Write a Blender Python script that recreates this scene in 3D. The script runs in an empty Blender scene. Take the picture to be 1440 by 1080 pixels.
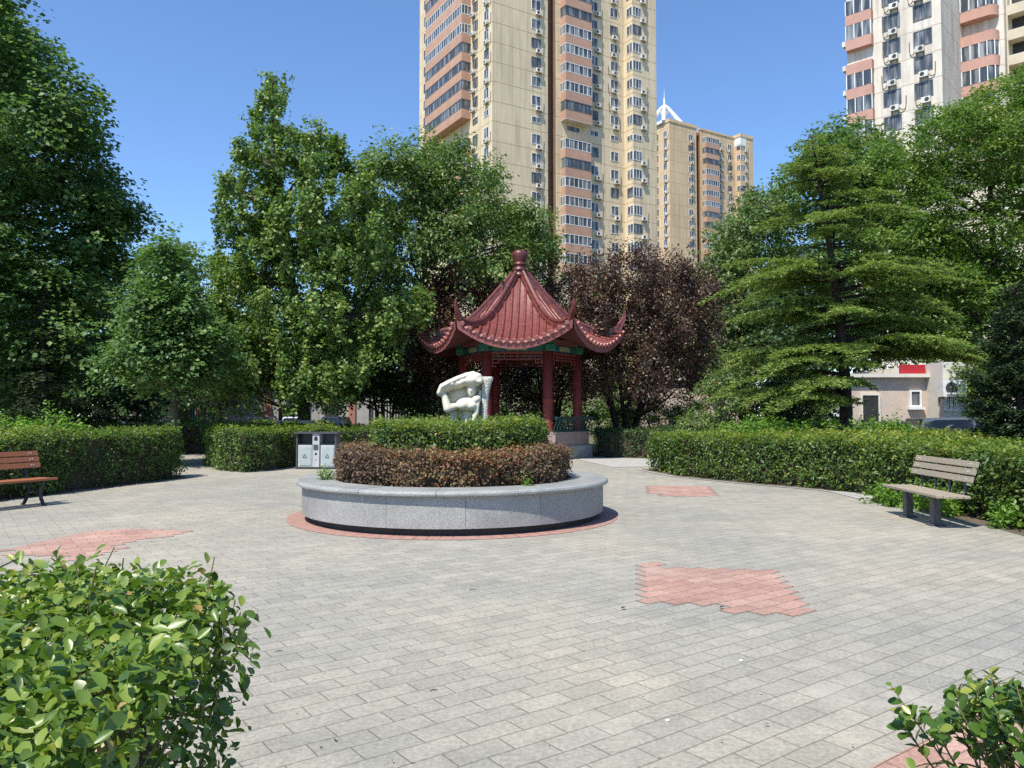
import bpy, bmesh, math, random
import numpy as np
from mathutils import Vector, Matrix

random.seed(11)
rng = np.random.default_rng(11)
scene = bpy.context.scene
col = scene.collection
PI = math.pi
R = math.radians

# ------------------------------------------------------------------ camera model (metres; camera looks along +Y)
PITCH = R(2.333)
CT, ST = math.cos(PITCH), math.sin(PITCH)
EYE = 1.5
FOC = 1080.0


def ray(px, py):
    u = (px - 720) / FOC
    v = (540 - py) / FOC
    return u, CT - v * ST, ST + v * CT


def at(px, py, Y):
    u, b, c = ray(px, py)
    t = Y / b
    return np.array((u * t, Y, EYE + c * t))


def gp(px, py, z=0.0):
    u, b, c = ray(px, py)
    t = (z - EYE) / c
    return np.array((u * t, b * t))


# ------------------------------------------------------------------ object helpers
def tag(o, label=None, cat=None, group=None, kind=None):
    if label: o['label'] = label
    if cat: o['category'] = cat
    if group: o['group'] = group
    if kind: o['kind'] = kind
    return o


def empty(name, loc=(0, 0, 0), rz=0.0, label=None, cat=None, group=None):
    o = bpy.data.objects.new(name, None)
    o.empty_display_size = 0.2
    col.objects.link(o)
    o.location = loc
    o.rotation_euler = (0, 0, rz)
    return tag(o, label, cat, group)


def link(name, me, mats, parent=None, smooth=False):
    for m in (mats if isinstance(mats, (list, tuple)) else [mats]):
        me.materials.append(m)
    if smooth:
        me.polygons.foreach_set('use_smooth', np.ones(len(me.polygons), dtype=bool))
    o = bpy.data.objects.new(name, me)
    col.objects.link(o)
    if parent is not None:
        o.parent = parent
    return o


def dup(o, parent, loc=None, rz=None):
    c = o.copy()
    col.objects.link(c)
    c.parent = parent
    if loc is not None: c.location = loc
    if rz is not None: c.rotation_euler = (0, 0, rz)
    for ch in list(o.children):
        dup(ch, c)
    return c


def np_mesh(name, V, Fc, tint=None):
    """V (n,3); Fc (m,k) uniform polygon size."""
    me = bpy.data.meshes.new(name)
    V = np.ascontiguousarray(V, dtype=np.float32)
    Fc = np.ascontiguousarray(Fc, dtype=np.int32)
    m, k = Fc.shape
    me.vertices.add(len(V))
    me.vertices.foreach_set('co', V.ravel())
    me.loops.add(m * k)
    me.loops.foreach_set('vertex_index', Fc.ravel())
    me.polygons.add(m)
    me.polygons.foreach_set('loop_start', np.arange(0, m * k, k, dtype=np.int32))
    if tint is not None:
        a = me.attributes.new('tint', 'FLOAT', 'POINT')
        a.data.foreach_set('value', np.ascontiguousarray(tint, dtype=np.float32))
    me.update(calc_edges=True)
    return me


class MB:
    """collects shapes, then links them as ONE mesh object"""

    def __init__(s):
        s.v, s.f, s.mi = [], [], []
        s.m = 0

    def add(s, vs, fs):
        b = len(s.v)
        s.v.extend([tuple(map(float, p)) for p in vs])
        for f in fs:
            s.f.append([b + i for i in f])
            s.mi.append(s.m)
        return s

    def box(s, x0, x1, y0, y1, z0, z1):
        return s.add([(x0, y0, z0), (x1, y0, z0), (x1, y1, z0), (x0, y1, z0), (x0, y0, z1), (x1, y0, z1), (x1, y1, z1), (x0, y1, z1)],
                     [(0, 3, 2, 1), (4, 5, 6, 7), (0, 1, 5, 4), (1, 2, 6, 5), (2, 3, 7, 6), (3, 0, 4, 7)])

    def cbox(s, c, size, M=None, bev=0.0):
        hx, hy, hz = size[0] / 2, size[1] / 2, size[2] / 2
        if bev > 0:
            prof = [(-hx + bev, -hz), (hx - bev, -hz), (hx, -hz + bev), (hx, hz - bev), (hx - bev, hz), (-hx + bev, hz), (-hx, hz - bev), (-hx, -hz + bev)]
        else:
            prof = [(-hx, -hz), (hx, -hz), (hx, hz), (-hx, hz)]
        n = len(prof)
        vs = [Vector((x, -hy, z)) for x, z in prof] + [Vector((x, hy, z)) for x, z in prof]
        if M is not None: vs = [M @ v for v in vs]
        vs = [v + Vector(c) for v in vs]
        fs = [tuple(range(n)), tuple(range(2 * n - 1, n - 1, -1))] + [(i + n, (i + 1) % n + n, (i + 1) % n, i) for i in range(n)]
        return s.add(vs, fs)

    def prism(s, poly, z0, z1):
        n = len(poly)
        vs = [(p[0], p[1], z0) for p in poly] + [(p[0], p[1], z1) for p in poly]
        return s.add(vs, [tuple(range(n - 1, -1, -1)), tuple(range(n, 2 * n))] + [(i, (i + 1) % n, (i + 1) % n + n, i + n) for i in range(n)])

    def tube(s, pts, rad, n=8, cap=True):
        pts = [Vector(p) for p in pts]
        if not hasattr(rad, '__len__'): rad = [rad] * len(pts)
        rings = []
        up = Vector((0.13, 0.07, 1)).normalized()
        for i, p in enumerate(pts):
            d = (pts[min(i + 1, len(pts) - 1)] - pts[max(i - 1, 0)]).normalized()
            a = d.cross(up)
            if a.length < 0.05: a = d.cross(Vector((1, 0, 0)))
            a.normalize()
            b = a.cross(d)
            rings.append([p + (a * math.cos(2 * PI * k / n) + b * math.sin(2 * PI * k / n)) * rad[i] for k in range(n)])
        vs = [v for r in rings for v in r]
        fs = []
        for i in range(len(pts) - 1):
            for k in range(n):
                fs.append((i * n + k, i * n + (k + 1) % n, (i + 1) * n + (k + 1) % n, (i + 1) * n + k))
        if cap:
            fs.append(tuple(range(n - 1, -1, -1)))
            fs.append(tuple(range((len(pts) - 1) * n, len(pts) * n)))
        return s.add(vs, fs)

    def lathe(s, prof, c=(0, 0, 0), n=32, closed=False):
        k = len(prof)
        vs = []
        for i in range(n):
            a = 2 * PI * i / n
            for r, z in prof:
                vs.append((c[0] + r * math.cos(a), c[1] + r * math.sin(a), c[2] + z))
        fs = []
        for i in range(n):
            j = (i + 1) % n
            for q in range(k if closed else k - 1):
                w = (q + 1) % k
                fs.append((i * k + q, j * k + q, j * k + w, i * k + w))
        if not closed:
            if prof[0][0] > 1e-4: fs.append(tuple(i * k for i in range(n - 1, -1, -1)))
            if prof[-1][0] > 1e-4: fs.append(tuple(i * k + k - 1 for i in range(n)))
        return s.add(vs, fs)

    def build(s, name, mats, parent=None, smooth=False, bevel=0.0, loc=None):
        me = bpy.data.meshes.new(name)
        me.from_pydata(s.v, [], s.f)
        me.validate()
        if len(s.mi) == len(me.polygons):
            me.polygons.foreach_set('material_index', s.mi)
        o = link(name, me, mats, parent, smooth)
        if loc is not None: o.location = loc
        if bevel > 0:
            b = o.modifiers.new('bevel', 'BEVEL')
            b.width = bevel
            b.segments = 2
            b.limit_method = 'ANGLE'
            b.angle_limit = R(40)
        return o


# ------------------------------------------------------------------ materials
def newmat(name):
    m = bpy.data.materials.new(name)
    m.use_nodes = True
    nt = m.node_tree
    nt.nodes.clear()
    return m, nt, nt.nodes, nt.links


def N(nt, typ, **kw):
    n = nt.nodes.new(typ)
    for k, v in kw.items():
        if k.startswith('i_'):
            key = k[2:].replace('_', ' ')
            n.inputs[key].default_value = v
        else:
            setattr(n, k, v)
    return n


def c4(c): return (c[0], c[1], c[2], 1.0)


def surf(name, c1, c2=None, scale=6.0, rough=0.7, spec=0.35, bump=0.0, bscale=40.0, detail=6.0, metallic=0.0, stretch=None, speck=None, obj_rand=0.0, coat=0.0):
    """principled with noise mottling between two real base colours"""
    c2 = c2 or tuple(x * 0.8 for x in c1)
    m, nt, nodes, L = newmat(name)
    out = N(nt, 'ShaderNodeOutputMaterial')
    p = N(nt, 'ShaderNodeBsdfPrincipled')
    p.inputs['Roughness'].default_value = rough
    p.inputs['Specular IOR Level'].default_value = spec
    p.inputs['Metallic'].default_value = metallic
    p.inputs['Coat Weight'].default_value = coat
    L.new(p.outputs[0], out.inputs[0])
    tc = N(nt, 'ShaderNodeTexCoord')
    vec = tc.outputs['Object']
    if stretch:
        mp = N(nt, 'ShaderNodeMapping')
        mp.inputs['Scale'].default_value = stretch
        L.new(vec, mp.inputs[0])
        vec = mp.outputs[0]
    no = N(nt, 'ShaderNodeTexNoise')
    no.inputs['Scale'].default_value = scale
    no.inputs['Detail'].default_value = detail
    no.inputs['Roughness'].default_value = 0.65
    L.new(vec, no.inputs['Vector'])
    r = N(nt, 'ShaderNodeValToRGB')
    r.color_ramp.elements[0].position = 0.34
    r.color_ramp.elements[1].position = 0.66
    r.color_ramp.elements[0].color = c4(c2)
    r.color_ramp.elements[1].color = c4(c1)
    L.new(no.outputs['Fac'], r.inputs[0])
    colr = r.outputs[0]
    if speck:
        n2 = N(nt, 'ShaderNodeTexNoise')
        n2.inputs['Scale'].default_value = speck[0]
        n2.inputs['Detail'].default_value = 2.0
        L.new(vec, n2.inputs['Vector'])
        r2 = N(nt, 'ShaderNodeValToRGB')
        r2.color_ramp.elements[0].position = 0.36
        r2.color_ramp.elements[1].position = 0.6
        r2.color_ramp.elements[0].color = c4(speck[1])
        r2.color_ramp.elements[1].color = (1, 1, 1, 1)
        L.new(n2.outputs['Fac'], r2.inputs[0])
        mx = N(nt, 'ShaderNodeMixRGB', blend_type='MULTIPLY')
        mx.inputs[0].default_value = 1.0
        L.new(colr, mx.inputs[1])
        L.new(r2.outputs[0], mx.inputs[2])
        colr = mx.outputs[0]
    if obj_rand > 0:
        oi = N(nt, 'ShaderNodeObjectInfo')
        hs = N(nt, 'ShaderNodeHueSaturation')
        mr = N(nt, 'ShaderNodeMapRange')
        mr.inputs[3].default_value = 1 - obj_rand
        mr.inputs[4].default_value = 1 + obj_rand
        L.new(oi.outputs['Random'], mr.inputs[0])
        L.new(mr.outputs[0], hs.inputs['Value'])
        L.new(colr, hs.inputs['Color'])
        colr = hs.outputs[0]
    L.new(colr, p.inputs['Base Color'])
    if bump > 0:
        n3 = N(nt, 'ShaderNodeTexNoise')
        n3.inputs['Scale'].default_value = bscale
        n3.inputs['Detail'].default_value = 4.0
        L.new(vec, n3.inputs['Vector'])
        b = N(nt, 'ShaderNodeBump')
        b.inputs['Strength'].default_value = bump
        b.inputs['Distance'].default_value = 0.02
        L.new(n3.outputs['Fac'], b.inputs['Height'])
        L.new(b.outputs[0], p.inputs['Normal'])
    return m


def leafmat(name, stops, rough=0.45, spec=0.38, trans=0.30, tcol=None, tboost=1.6):
    """stops: [(pos,(r,g,b)),...] over the per-leaf 'tint' attribute"""
    m, nt, nodes, L = newmat(name)
    out = N(nt, 'ShaderNodeOutputMaterial')
    p = N(nt, 'ShaderNodeBsdfPrincipled')
    p.inputs['Roughness'].default_value = rough
    p.inputs['Specular IOR Level'].default_value = spec
    at_ = N(nt, 'ShaderNodeAttribute', attribute_name='tint')
    r = N(nt, 'ShaderNodeValToRGB')
    cr = r.color_ramp
    while len(cr.elements) < len(stops): cr.elements.new(0.5)
    for e, (q, c) in zip(cr.elements, stops):
        e.position = q
        e.color = c4(c)
    L.new(at_.outputs['Fac'], r.inputs[0])
    L.new(r.outputs[0], p.inputs['Base Color'])
    t = N(nt, 'ShaderNodeBsdfTranslucent')
    mul = N(nt, 'ShaderNodeMixRGB', blend_type='MULTIPLY')
    mul.inputs[0].default_value = 1.0
    mul.inputs[2].default_value = c4(tcol or (1.2 * tboost, 1.3 * tboost, 0.7 * tboost))
    L.new(r.outputs[0], mul.inputs[1])
    L.new(mul.outputs[0], t.inputs['Color'])
    mx = N(nt, 'ShaderNodeMixShader')
    mx.inputs[0].default_value = trans
    L.new(p.outputs[0], mx.inputs[1])
    L.new(t.outputs[0], mx.inputs[2])
    L.new(mx.outputs[0], out.inputs[0])
    return m


PAVE_A = R(36.0)
PAVE_W, PAVE_H = 0.30, 0.15
PAVE_OX, PAVE_OY = 60.0, 60.0


def pavemat(name, ca, cb, mortar, stain, stain2, bias=0.0):
    m, nt, nodes, L = newmat(name)
    out = N(nt, 'ShaderNodeOutputMaterial')
    p = N(nt, 'ShaderNodeBsdfPrincipled')
    p.inputs['Roughness'].default_value = 0.82
    p.inputs['Specular IOR Level'].default_value = 0.25
    L.new(p.outputs[0], out.inputs[0])
    tc = N(nt, 'ShaderNodeTexCoord')
    mp = N(nt, 'ShaderNodeMapping')
    mp.inputs['Rotation'].default_value = (0, 0, -PAVE_A)
    mp.inputs['Location'].default_value = (PAVE_OX, PAVE_OY, 0)
    L.new(tc.outputs['Object'], mp.inputs[0])
    wob = N(nt, 'ShaderNodeTexNoise')
    wob.inputs['Scale'].default_value = 2.2
    wob.inputs['Detail'].default_value = 2
    L.new(mp.outputs[0], wob.inputs['Vector'])
    wadd = N(nt, 'ShaderNodeVectorMath', operation='MULTIPLY_ADD')
    wadd.inputs[1].default_value = (0.026, 0.026, 0)
    L.new(wob.outputs['Color'], wadd.inputs[0])
    L.new(mp.outputs[0], wadd.inputs[2])
    br = N(nt, 'ShaderNodeTexBrick', offset=0.5, offset_frequency=2)
    br.inputs['Color1'].default_value = c4(ca)
    br.inputs['Color2'].default_value = c4(cb)
    br.inputs['Mortar'].default_value = c4(mortar)
    br.inputs['Scale'].default_value = 1.0
    br.inputs['Mortar Size'].default_value = 0.0065
    br.inputs['Mortar Smooth'].default_value = 0.9
    br.inputs['Bias'].default_value = bias
    br.inputs['Brick Width'].default_value = PAVE_W
    br.inputs['Row Height'].default_value = PAVE_H
    L.new(wadd.outputs[0], br.inputs['Vector'])
    # broad stains
    n1 = N(nt, 'ShaderNodeTexNoise')
    n1.inputs['Scale'].default_value = 0.32
    n1.inputs['Detail'].default_value = 5
    n1.inputs['Roughness'].default_value = 0.6
    L.new(tc.outputs['Object'], n1.inputs['Vector'])
    r1 = N(nt, 'ShaderNodeValToRGB')
    r1.color_ramp.elements[0].position = 0.36
    r1.color_ramp.elements[0].color = c4(stain)
    r1.color_ramp.elements[1].position = 0.64
    r1.color_ramp.elements[1].color = c4(stain2)
    L.new(n1.outputs['Fac'], r1.inputs[0])
    m1 = N(nt, 'ShaderNodeMixRGB', blend_type='MULTIPLY')
    m1.inputs[0].default_value = 1
    L.new(br.outputs['Color'], m1.inputs[1])
    L.new(r1.outputs[0], m1.inputs[2])
    # blotches a few pavers wide
    n5 = N(nt, 'ShaderNodeTexNoise')
    n5.inputs['Scale'].default_value = 3.4
    n5.inputs['Detail'].default_value = 7
    n5.inputs['Roughness'].default_value = 0.7
    L.new(tc.outputs['Object'], n5.inputs['Vector'])
    r5 = N(nt, 'ShaderNodeValToRGB')
    r5.color_ramp.elements[0].position = 0.33
    r5.color_ramp.elements[0].color = (0.85, 0.85, 0.85, 1)
    r5.color_ramp.elements[1].position = 0.66
    r5.color_ramp.elements[1].color = (1.10, 1.09, 1.07, 1)
    L.new(n5.outputs['Fac'], r5.inputs[0])
    m5 = N(nt, 'ShaderNodeMixRGB', blend_type='MULTIPLY')
    m5.inputs[0].default_value = 1
    L.new(m1.outputs[0], m5.inputs[1])
    L.new(r5.outputs[0], m5.inputs[2])
    m1 = m5
    # fine grain
    n2 = N(nt, 'ShaderNodeTexNoise')
    n2.inputs['Scale'].default_value = 38
    n2.inputs['Detail'].default_value = 6
    n2.inputs['Roughness'].default_value = 0.75
    L.new(tc.outputs['Object'], n2.inputs['Vector'])
    r2 = N(nt, 'ShaderNodeValToRGB')
    r2.color_ramp.elements[0].position = 0.3
    r2.color_ramp.elements[0].color = (0.66, 0.66, 0.66, 1)
    r2.color_ramp.elements[1].position = 0.72
    r2.color_ramp.elements[1].color = (1.30, 1.29, 1.26, 1)
    L.new(n2.outputs['Fac'], r2.inputs[0])
    m2 = N(nt, 'ShaderNodeMixRGB', blend_type='MULTIPLY')
    m2.inputs[0].default_value = 1
    L.new(m1.outputs[0], m2.inputs[1])
    L.new(r2.outputs[0], m2.inputs[2])
    # sand drifts lying in patches over the joints
    n4 = N(nt, 'ShaderNodeTexNoise')
    n4.inputs['Scale'].default_value = 0.75
    n4.inputs['Detail'].default_value = 9
    n4.inputs['Roughness'].default_value = 0.68
    L.new(tc.outputs['Object'], n4.inputs['Vector'])
    r4 = N(nt, 'ShaderNodeValToRGB')
    r4.color_ramp.elements[0].position = 0.56
    r4.color_ramp.elements[0].color = (0, 0, 0, 1)
    r4.color_ramp.elements[1].position = 0.72
    r4.color_ramp.elements[1].color = (0.75, 0.75, 0.75, 1)
    L.new(n4.outputs['Fac'], r4.inputs[0])
    m4 = N(nt, 'ShaderNodeMixRGB', blend_type='MIX')
    L.new(r4.outputs[0], m4.inputs[0])
    L.new(m2.outputs[0], m4.inputs[1])
    m4.inputs[2].default_value = c4(tuple(0.45 * a + 0.55 * b for a, b in zip(cb, (0.47, 0.43, 0.36))))
    L.new(m4.outputs[0], p.inputs['Base Color'])
    bm_ = N(nt, 'ShaderNodeBump')
    bm_.inputs['Strength'].default_value = 0.55
    bm_.inputs['Distance'].default_value = 0.006
    bm_.invert = True
    L.new(br.outputs['Fac'], bm_.inputs['Height'])
    b2 = N(nt, 'ShaderNodeBump')
    b2.inputs['Strength'].default_value = 0.35
    b2.inputs['Distance'].default_value = 0.004
    L.new(n2.outputs['Fac'], b2.inputs['Height'])
    L.new(bm_.outputs[0], b2.inputs['Normal'])
    L.new(b2.outputs[0], p.inputs['Normal'])
    return m


def wallmat(name, c1, c2, seam, pitch, z0, rough=0.85):
    """rendered concrete panels with a dark seam at every storey"""
    m, nt, nodes, L = newmat(name)
    out = N(nt, 'ShaderNodeOutputMaterial')
    p = N(nt, 'ShaderNodeBsdfPrincipled')
    p.inputs['Roughness'].default_value = rough
    p.inputs['Specular IOR Level'].default_value = 0.2
    L.new(p.outputs[0], out.inputs[0])
    tc = N(nt, 'ShaderNodeTexCoord')
    mp = N(nt, 'ShaderNodeMapping')
    mp.inputs['Scale'].default_value = (1, 1, 0.35)
    L.new(tc.outputs['Object'], mp.inputs[0])
    no = N(nt, 'ShaderNodeTexNoise')
    no.inputs['Scale'].default_value = 0.5
    no.inputs['Detail'].default_value = 8
    no.inputs['Roughness'].default_value = 0.7
    L.new(mp.outputs[0], no.inputs['Vector'])
    r = N(nt, 'ShaderNodeValToRGB')
    r.color_ramp.elements[0].position = 0.35
    r.color_ramp.elements[0].color = c4(c2)
    r.color_ramp.elements[1].position = 0.6
    r.color_ramp.elements[1].color = c4(c1)
    L.new(no.outputs['Fac'], r.inputs[0])
    sp = N(nt, 'ShaderNodeSeparateXYZ')
    L.new(tc.outputs['Object'], sp.inputs[0])
    a = N(nt, 'ShaderNodeMath', operation='SUBTRACT')
    a.inputs[1].default_value = z0 - 1000 * pitch
    L.new(sp.outputs['Z'], a.inputs[0])
    b = N(nt, 'ShaderNodeMath', operation='MODULO')
    b.inputs[1].default_value = pitch
    L.new(a.outputs[0], b.inputs[0])
    c = N(nt, 'ShaderNodeMath', operation='LESS_THAN')
    c.inputs[1].default_value = 0.10
    L.new(b.outputs[0], c.inputs[0])
    mp2 = N(nt, 'ShaderNodeMapping')
    mp2.inputs['Scale'].default_value = (1.6, 1.6, 0.06)
    L.new(tc.outputs['Object'], mp2.inputs[0])
    n2 = N(nt, 'ShaderNodeTexNoise')
    n2.inputs['Scale'].default_value = 1.3
    n2.inputs['Detail'].default_value = 6
    L.new(mp2.outputs[0], n2.inputs['Vector'])
    r2 = N(nt, 'ShaderNodeValToRGB')
    r2.color_ramp.elements[0].position = 0.36
    r2.color_ramp.elements[0].color = (0.80, 0.80, 0.81, 1)
    r2.color_ramp.elements[1].position = 0.55
    r2.color_ramp.elements[1].color = (1, 1, 1, 1)
    L.new(n2.outputs['Fac'], r2.inputs[0])
    mst = N(nt, 'ShaderNodeMixRGB', blend_type='MULTIPLY')
    mst.inputs[0].default_value = 1
    L.new(r.outputs[0], mst.inputs[1])
    L.new(r2.outputs[0], mst.inputs[2])
    mx = N(nt, 'ShaderNodeMixRGB', blend_type='MIX')
    L.new(c.outputs[0], mx.inputs[0])
    L.new(mst.outputs[0], mx.inputs[1])
    mx.inputs[2].default_value = c4(seam)
    L.new(mx.outputs[0], p.inputs['Base Color'])
    return m


def glassmat(name, dark=(0.055, 0.066, 0.08), pale=(0.30, 0.32, 0.33), rough=0.08):
    m, nt, nodes, L = newmat(name)
    out = N(nt, 'ShaderNodeOutputMaterial')
    p = N(nt, 'ShaderNodeBsdfPrincipled')
    p.inputs['Roughness'].default_value = rough
    p.inputs['Specular IOR Level'].default_value = 0.5
    L.new(p.outputs[0], out.inputs[0])
    tc = N(nt, 'ShaderNodeTexCoord')
    oi = N(nt, 'ShaderNodeObjectInfo')
    vm = N(nt, 'ShaderNodeVectorMath', operation='MULTIPLY_ADD')
    vm.inputs[1].default_value = (1, 1, 0.15)
    L.new(tc.outputs['Object'], vm.inputs[0])
    cb = N(nt, 'ShaderNodeCombineXYZ')
    mm = N(nt, 'ShaderNodeMath', operation='MULTIPLY')
    mm.inputs[1].default_value = 57.0
    L.new(oi.outputs['Random'], mm.inputs[0])
    L.new(mm.outputs[0], cb.inputs[0])
    L.new(cb.outputs[0], vm.inputs[2])
    no = N(nt, 'ShaderNodeTexNoise')
    no.inputs['Scale'].default_value = 1.6
    no.inputs['Detail'].default_value = 2
    L.new(vm.outputs[0], no.inputs['Vector'])
    r = N(nt, 'ShaderNodeValToRGB')
    r.color_ramp.elements[0].position = 0.46
    r.color_ramp.elements[0].color = c4(dark)
    r.color_ramp.elements[1].position = 0.68
    r.color_ramp.elements[1].color = c4(pale)
    L.new(no.outputs['Fac'], r.inputs[0])
    L.new(r.outputs[0], p.inputs['Base Color'])
    return m


M = {}
M['pave'] = pavemat('grey_paver', (0.312, 0.302, 0.268), (0.362, 0.348, 0.304), (0.192, 0.182, 0.156), (0.84, 0.865, 0.875), (1.10, 1.06, 0.99))
M['red_pave'] = pavemat('red_paver', (0.37, 0.222, 0.182), (0.465, 0.30, 0.248), (0.19, 0.128, 0.108), (0.84, 0.86, 0.86), (1.10, 1.10, 1.08))
M['ring'] = surf('red_ring_brick', (0.40, 0.235, 0.195), (0.30, 0.175, 0.145), 9, 0.85, bump=0.3)
M['soil'] = surf('soil', (0.16, 0.125, 0.09), (0.08, 0.062, 0.045), 5, 0.95, bump=0.8, bscale=25)
M['turf'] = surf('turf', (0.10, 0.12, 0.045), (0.13, 0.105, 0.07), 0.5, 0.95, bump=0.6, bscale=20)
M['asphalt'] = surf('asphalt', (0.06, 0.06, 0.062), (0.045, 0.045, 0.047), 3, 0.9, bump=0.3)
M['concrete'] = surf('pale_concrete', (0.42, 0.41, 0.38), (0.32, 0.315, 0.30), 4, 0.85, bump=0.2)
M['granite'] = surf('speckled_granite', (0.385, 0.38, 0.36), (0.29, 0.288, 0.275), 1.6, 0.6, 0.35, speck=(75, (0.62, 0.62, 0.62)), obj_rand=0.05)
M['granite_top'] = surf('worn_granite_top', (0.385, 0.39, 0.37), (0.27, 0.285, 0.272), 2.5, 0.5, 0.4, speck=(60, (0.7, 0.7, 0.7)))
M['plinth'] = surf('shade_dark_plinth', (0.05, 0.046, 0.045), (0.032, 0.03, 0.03), 4, 0.6)  # recessed foot; near-black colour carries the shadow band under the wall
M['white_stone'] = surf('white_stone', (0.62, 0.585, 0.48), (0.53, 0.50, 0.41), 5, 0.8, 0.25, bump=0.12, bscale=30)
M['tan_shade_stone'] = surf('rough_tan_shade_stone', (0.66, 0.60, 0.47), (0.52, 0.47, 0.37), 12, 0.9, 0.2, bump=0.6, bscale=35)  # tan tone stands in for reflected shade in the statue recess
M['rough_stone'] = surf('chiselled_white_stone', (0.62, 0.60, 0.53), (0.40, 0.39, 0.35), 34, 0.9, 0.2, bump=1.0, bscale=45)
M['roof'] = surf('glazed_red_tile', (0.30, 0.080, 0.064), (0.16, 0.045, 0.039), 5, 0.36, 0.5, bump=0.2, bscale=18, speck=(13, (0.62, 0.6, 0.6)))
M['roof_pan'] = surf('glazed_red_pan_tile', (0.21, 0.058, 0.048), (0.12, 0.034, 0.03), 9, 0.4, 0.5)
M['tile_end'] = surf('tile_end', (0.50, 0.22, 0.18), (0.36, 0.12, 0.10), 22, 0.45, 0.5)
M['ridge'] = surf('glazed_red_ridge', (0.21, 0.058, 0.05), (0.12, 0.034, 0.03), 6, 0.34, 0.5, speck=(9, (0.65, 0.62, 0.62)))
M['finial'] = surf('brown_red_finial', (0.13, 0.035, 0.032), (0.09, 0.026, 0.024), 6, 0.4, 0.45)
M['fascia'] = surf('faded_red_fascia', (0.30, 0.10, 0.095), (0.22, 0.075, 0.07), 5, 0.7)
M['column'] = surf('red_column_paint', (0.22, 0.035, 0.032), (0.155, 0.026, 0.024), 4, 0.55, 0.35, stretch=(1, 1, 0.25))
M['lattice'] = surf('red_lattice_paint', (0.24, 0.05, 0.04), (0.17, 0.035, 0.03), 8, 0.6)
M['green_paint'] = surf('green_paint', (0.035, 0.20, 0.12), (0.025, 0.12, 0.085), 12, 0.55, speck=(18, (0.55, 0.6, 0.6)))
M['teal_paint'] = surf('dark_teal_paint', (0.025, 0.07, 0.065), (0.018, 0.05, 0.048), 8, 0.5)
M['blue_paint'] = surf('blue_green_paint', (0.04, 0.075, 0.15), (0.03, 0.11, 0.10), 9, 0.6)
M['cream_panel'] = surf('painted_cream_panel', (0.45, 0.42, 0.27), (0.22, 0.27, 0.16), 14, 0.65)
M['pink_stone'] = surf('pinkish_stone', (0.36, 0.27, 0.24), (0.29, 0.22, 0.20), 3, 0.8, speck=(40, (0.8, 0.78, 0.78)))
M['grey_stone'] = surf('grey_stone', (0.34, 0.34, 0.31), (0.25, 0.25, 0.23), 3, 0.85, bump=0.2)
M['soffit'] = surf('dark_red_soffit', (0.10, 0.028, 0.026), (0.07, 0.022, 0.02), 5, 0.8)
M['red_wood'] = surf('red_brown_plank', (0.38, 0.14, 0.062), (0.28, 0.098, 0.046), 5, 0.5, 0.4, stretch=(6, 0.7, 6), bump=0.1)
M['grey_wood'] = surf('weathered_plank', (0.43, 0.37, 0.28), (0.30, 0.255, 0.195), 7, 0.85, 0.2, stretch=(8, 0.8, 8), bump=0.4, speck=(5, (0.75, 0.75, 0.75)))
M['black_metal'] = surf('black_iron', (0.025, 0.025, 0.027), (0.017, 0.017, 0.018), 10, 0.45, 0.5)
M['grey_metal'] = surf('dark_grey_metal', (0.075, 0.08, 0.088), (0.055, 0.06, 0.065), 6, 0.45, 0.5)
M['bin_grey'] = surf('bin_light_grey', (0.48, 0.50, 0.50), (0.40, 0.425, 0.43), 4, 0.45, 0.4)
M['bin_panel'] = surf('bin_panel', (0.40, 0.45, 0.45), (0.34, 0.39, 0.395), 4, 0.35, 0.4)
M['bolt'] = surf('steel', (0.6, 0.6, 0.6), (0.5, 0.5, 0.5), 4, 0.35, 0.5)
M['bark'] = surf('bark', (0.125, 0.098, 0.075), (0.065, 0.05, 0.04), 9, 0.92, 0.15, stretch=(1, 1, 0.25), bump=0.9, bscale=30)
M['dark_bark'] = surf('dark_bark', (0.062, 0.05, 0.043), (0.035, 0.028, 0.025), 9, 0.92, 0.15, stretch=(1, 1, 0.25), bump=0.9, bscale=30)
M['whitewash'] = surf('whitewash', (0.62, 0.60, 0.56), (0.45, 0.43, 0.40), 7, 0.9, bump=0.3)
M['twig'] = surf('twig_brown', (0.085, 0.065, 0.045), (0.045, 0.036, 0.027), 14, 0.95, 0.1, bump=1.0, bscale=22)
M['shoot'] = surf('green_shoot', (0.13, 0.14, 0.05), (0.16, 0.11, 0.06), 14, 0.8, 0.2)
M['white_frame'] = surf('white_frame', (0.74, 0.75, 0.74), (0.66, 0.67, 0.66), 2, 0.45)
M['dark_frame'] = surf('dark_frame', (0.16, 0.155, 0.15), (0.12, 0.12, 0.115), 2, 0.45)
M['glass'] = glassmat('window_glass')
M['car_glass'] = glassmat('car_glass', (0.008, 0.010, 0.012), (0.02, 0.026, 0.03), 0.06)
M['ac'] = surf('white_plastic', (0.66, 0.66, 0.62), (0.52, 0.52, 0.48), 3, 0.5, obj_rand=0.12)
M['fan'] = surf('fan_dark', (0.05, 0.05, 0.05), (0.035, 0.035, 0.035), 4, 0.6)
M['pipe'] = surf('pipe_brown', (0.24, 0.19, 0.14), (0.18, 0.14, 0.10), 4, 0.7)
M['tyre'] = surf('tyre', (0.02, 0.02, 0.02), (0.014, 0.014, 0.014), 8, 0.85)
M['car_grey'] = surf('car_grey', (0.10, 0.115, 0.125), (0.09, 0.105, 0.115), 2, 0.3, 0.5, coat=0.8)
M['car_dark'] = surf('car_dark', (0.025, 0.027, 0.03), (0.022, 0.024, 0.027), 2, 0.3, 0.5, coat=0.8)
M['car_white'] = surf('car_white', (0.66, 0.68, 0.70), (0.62, 0.64, 0.66), 2, 0.3, 0.5, coat=0.8)
M['red_band'] = surf('red_band', (0.42, 0.02, 0.028), (0.33, 0.016, 0.022), 3, 0.6)
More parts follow.
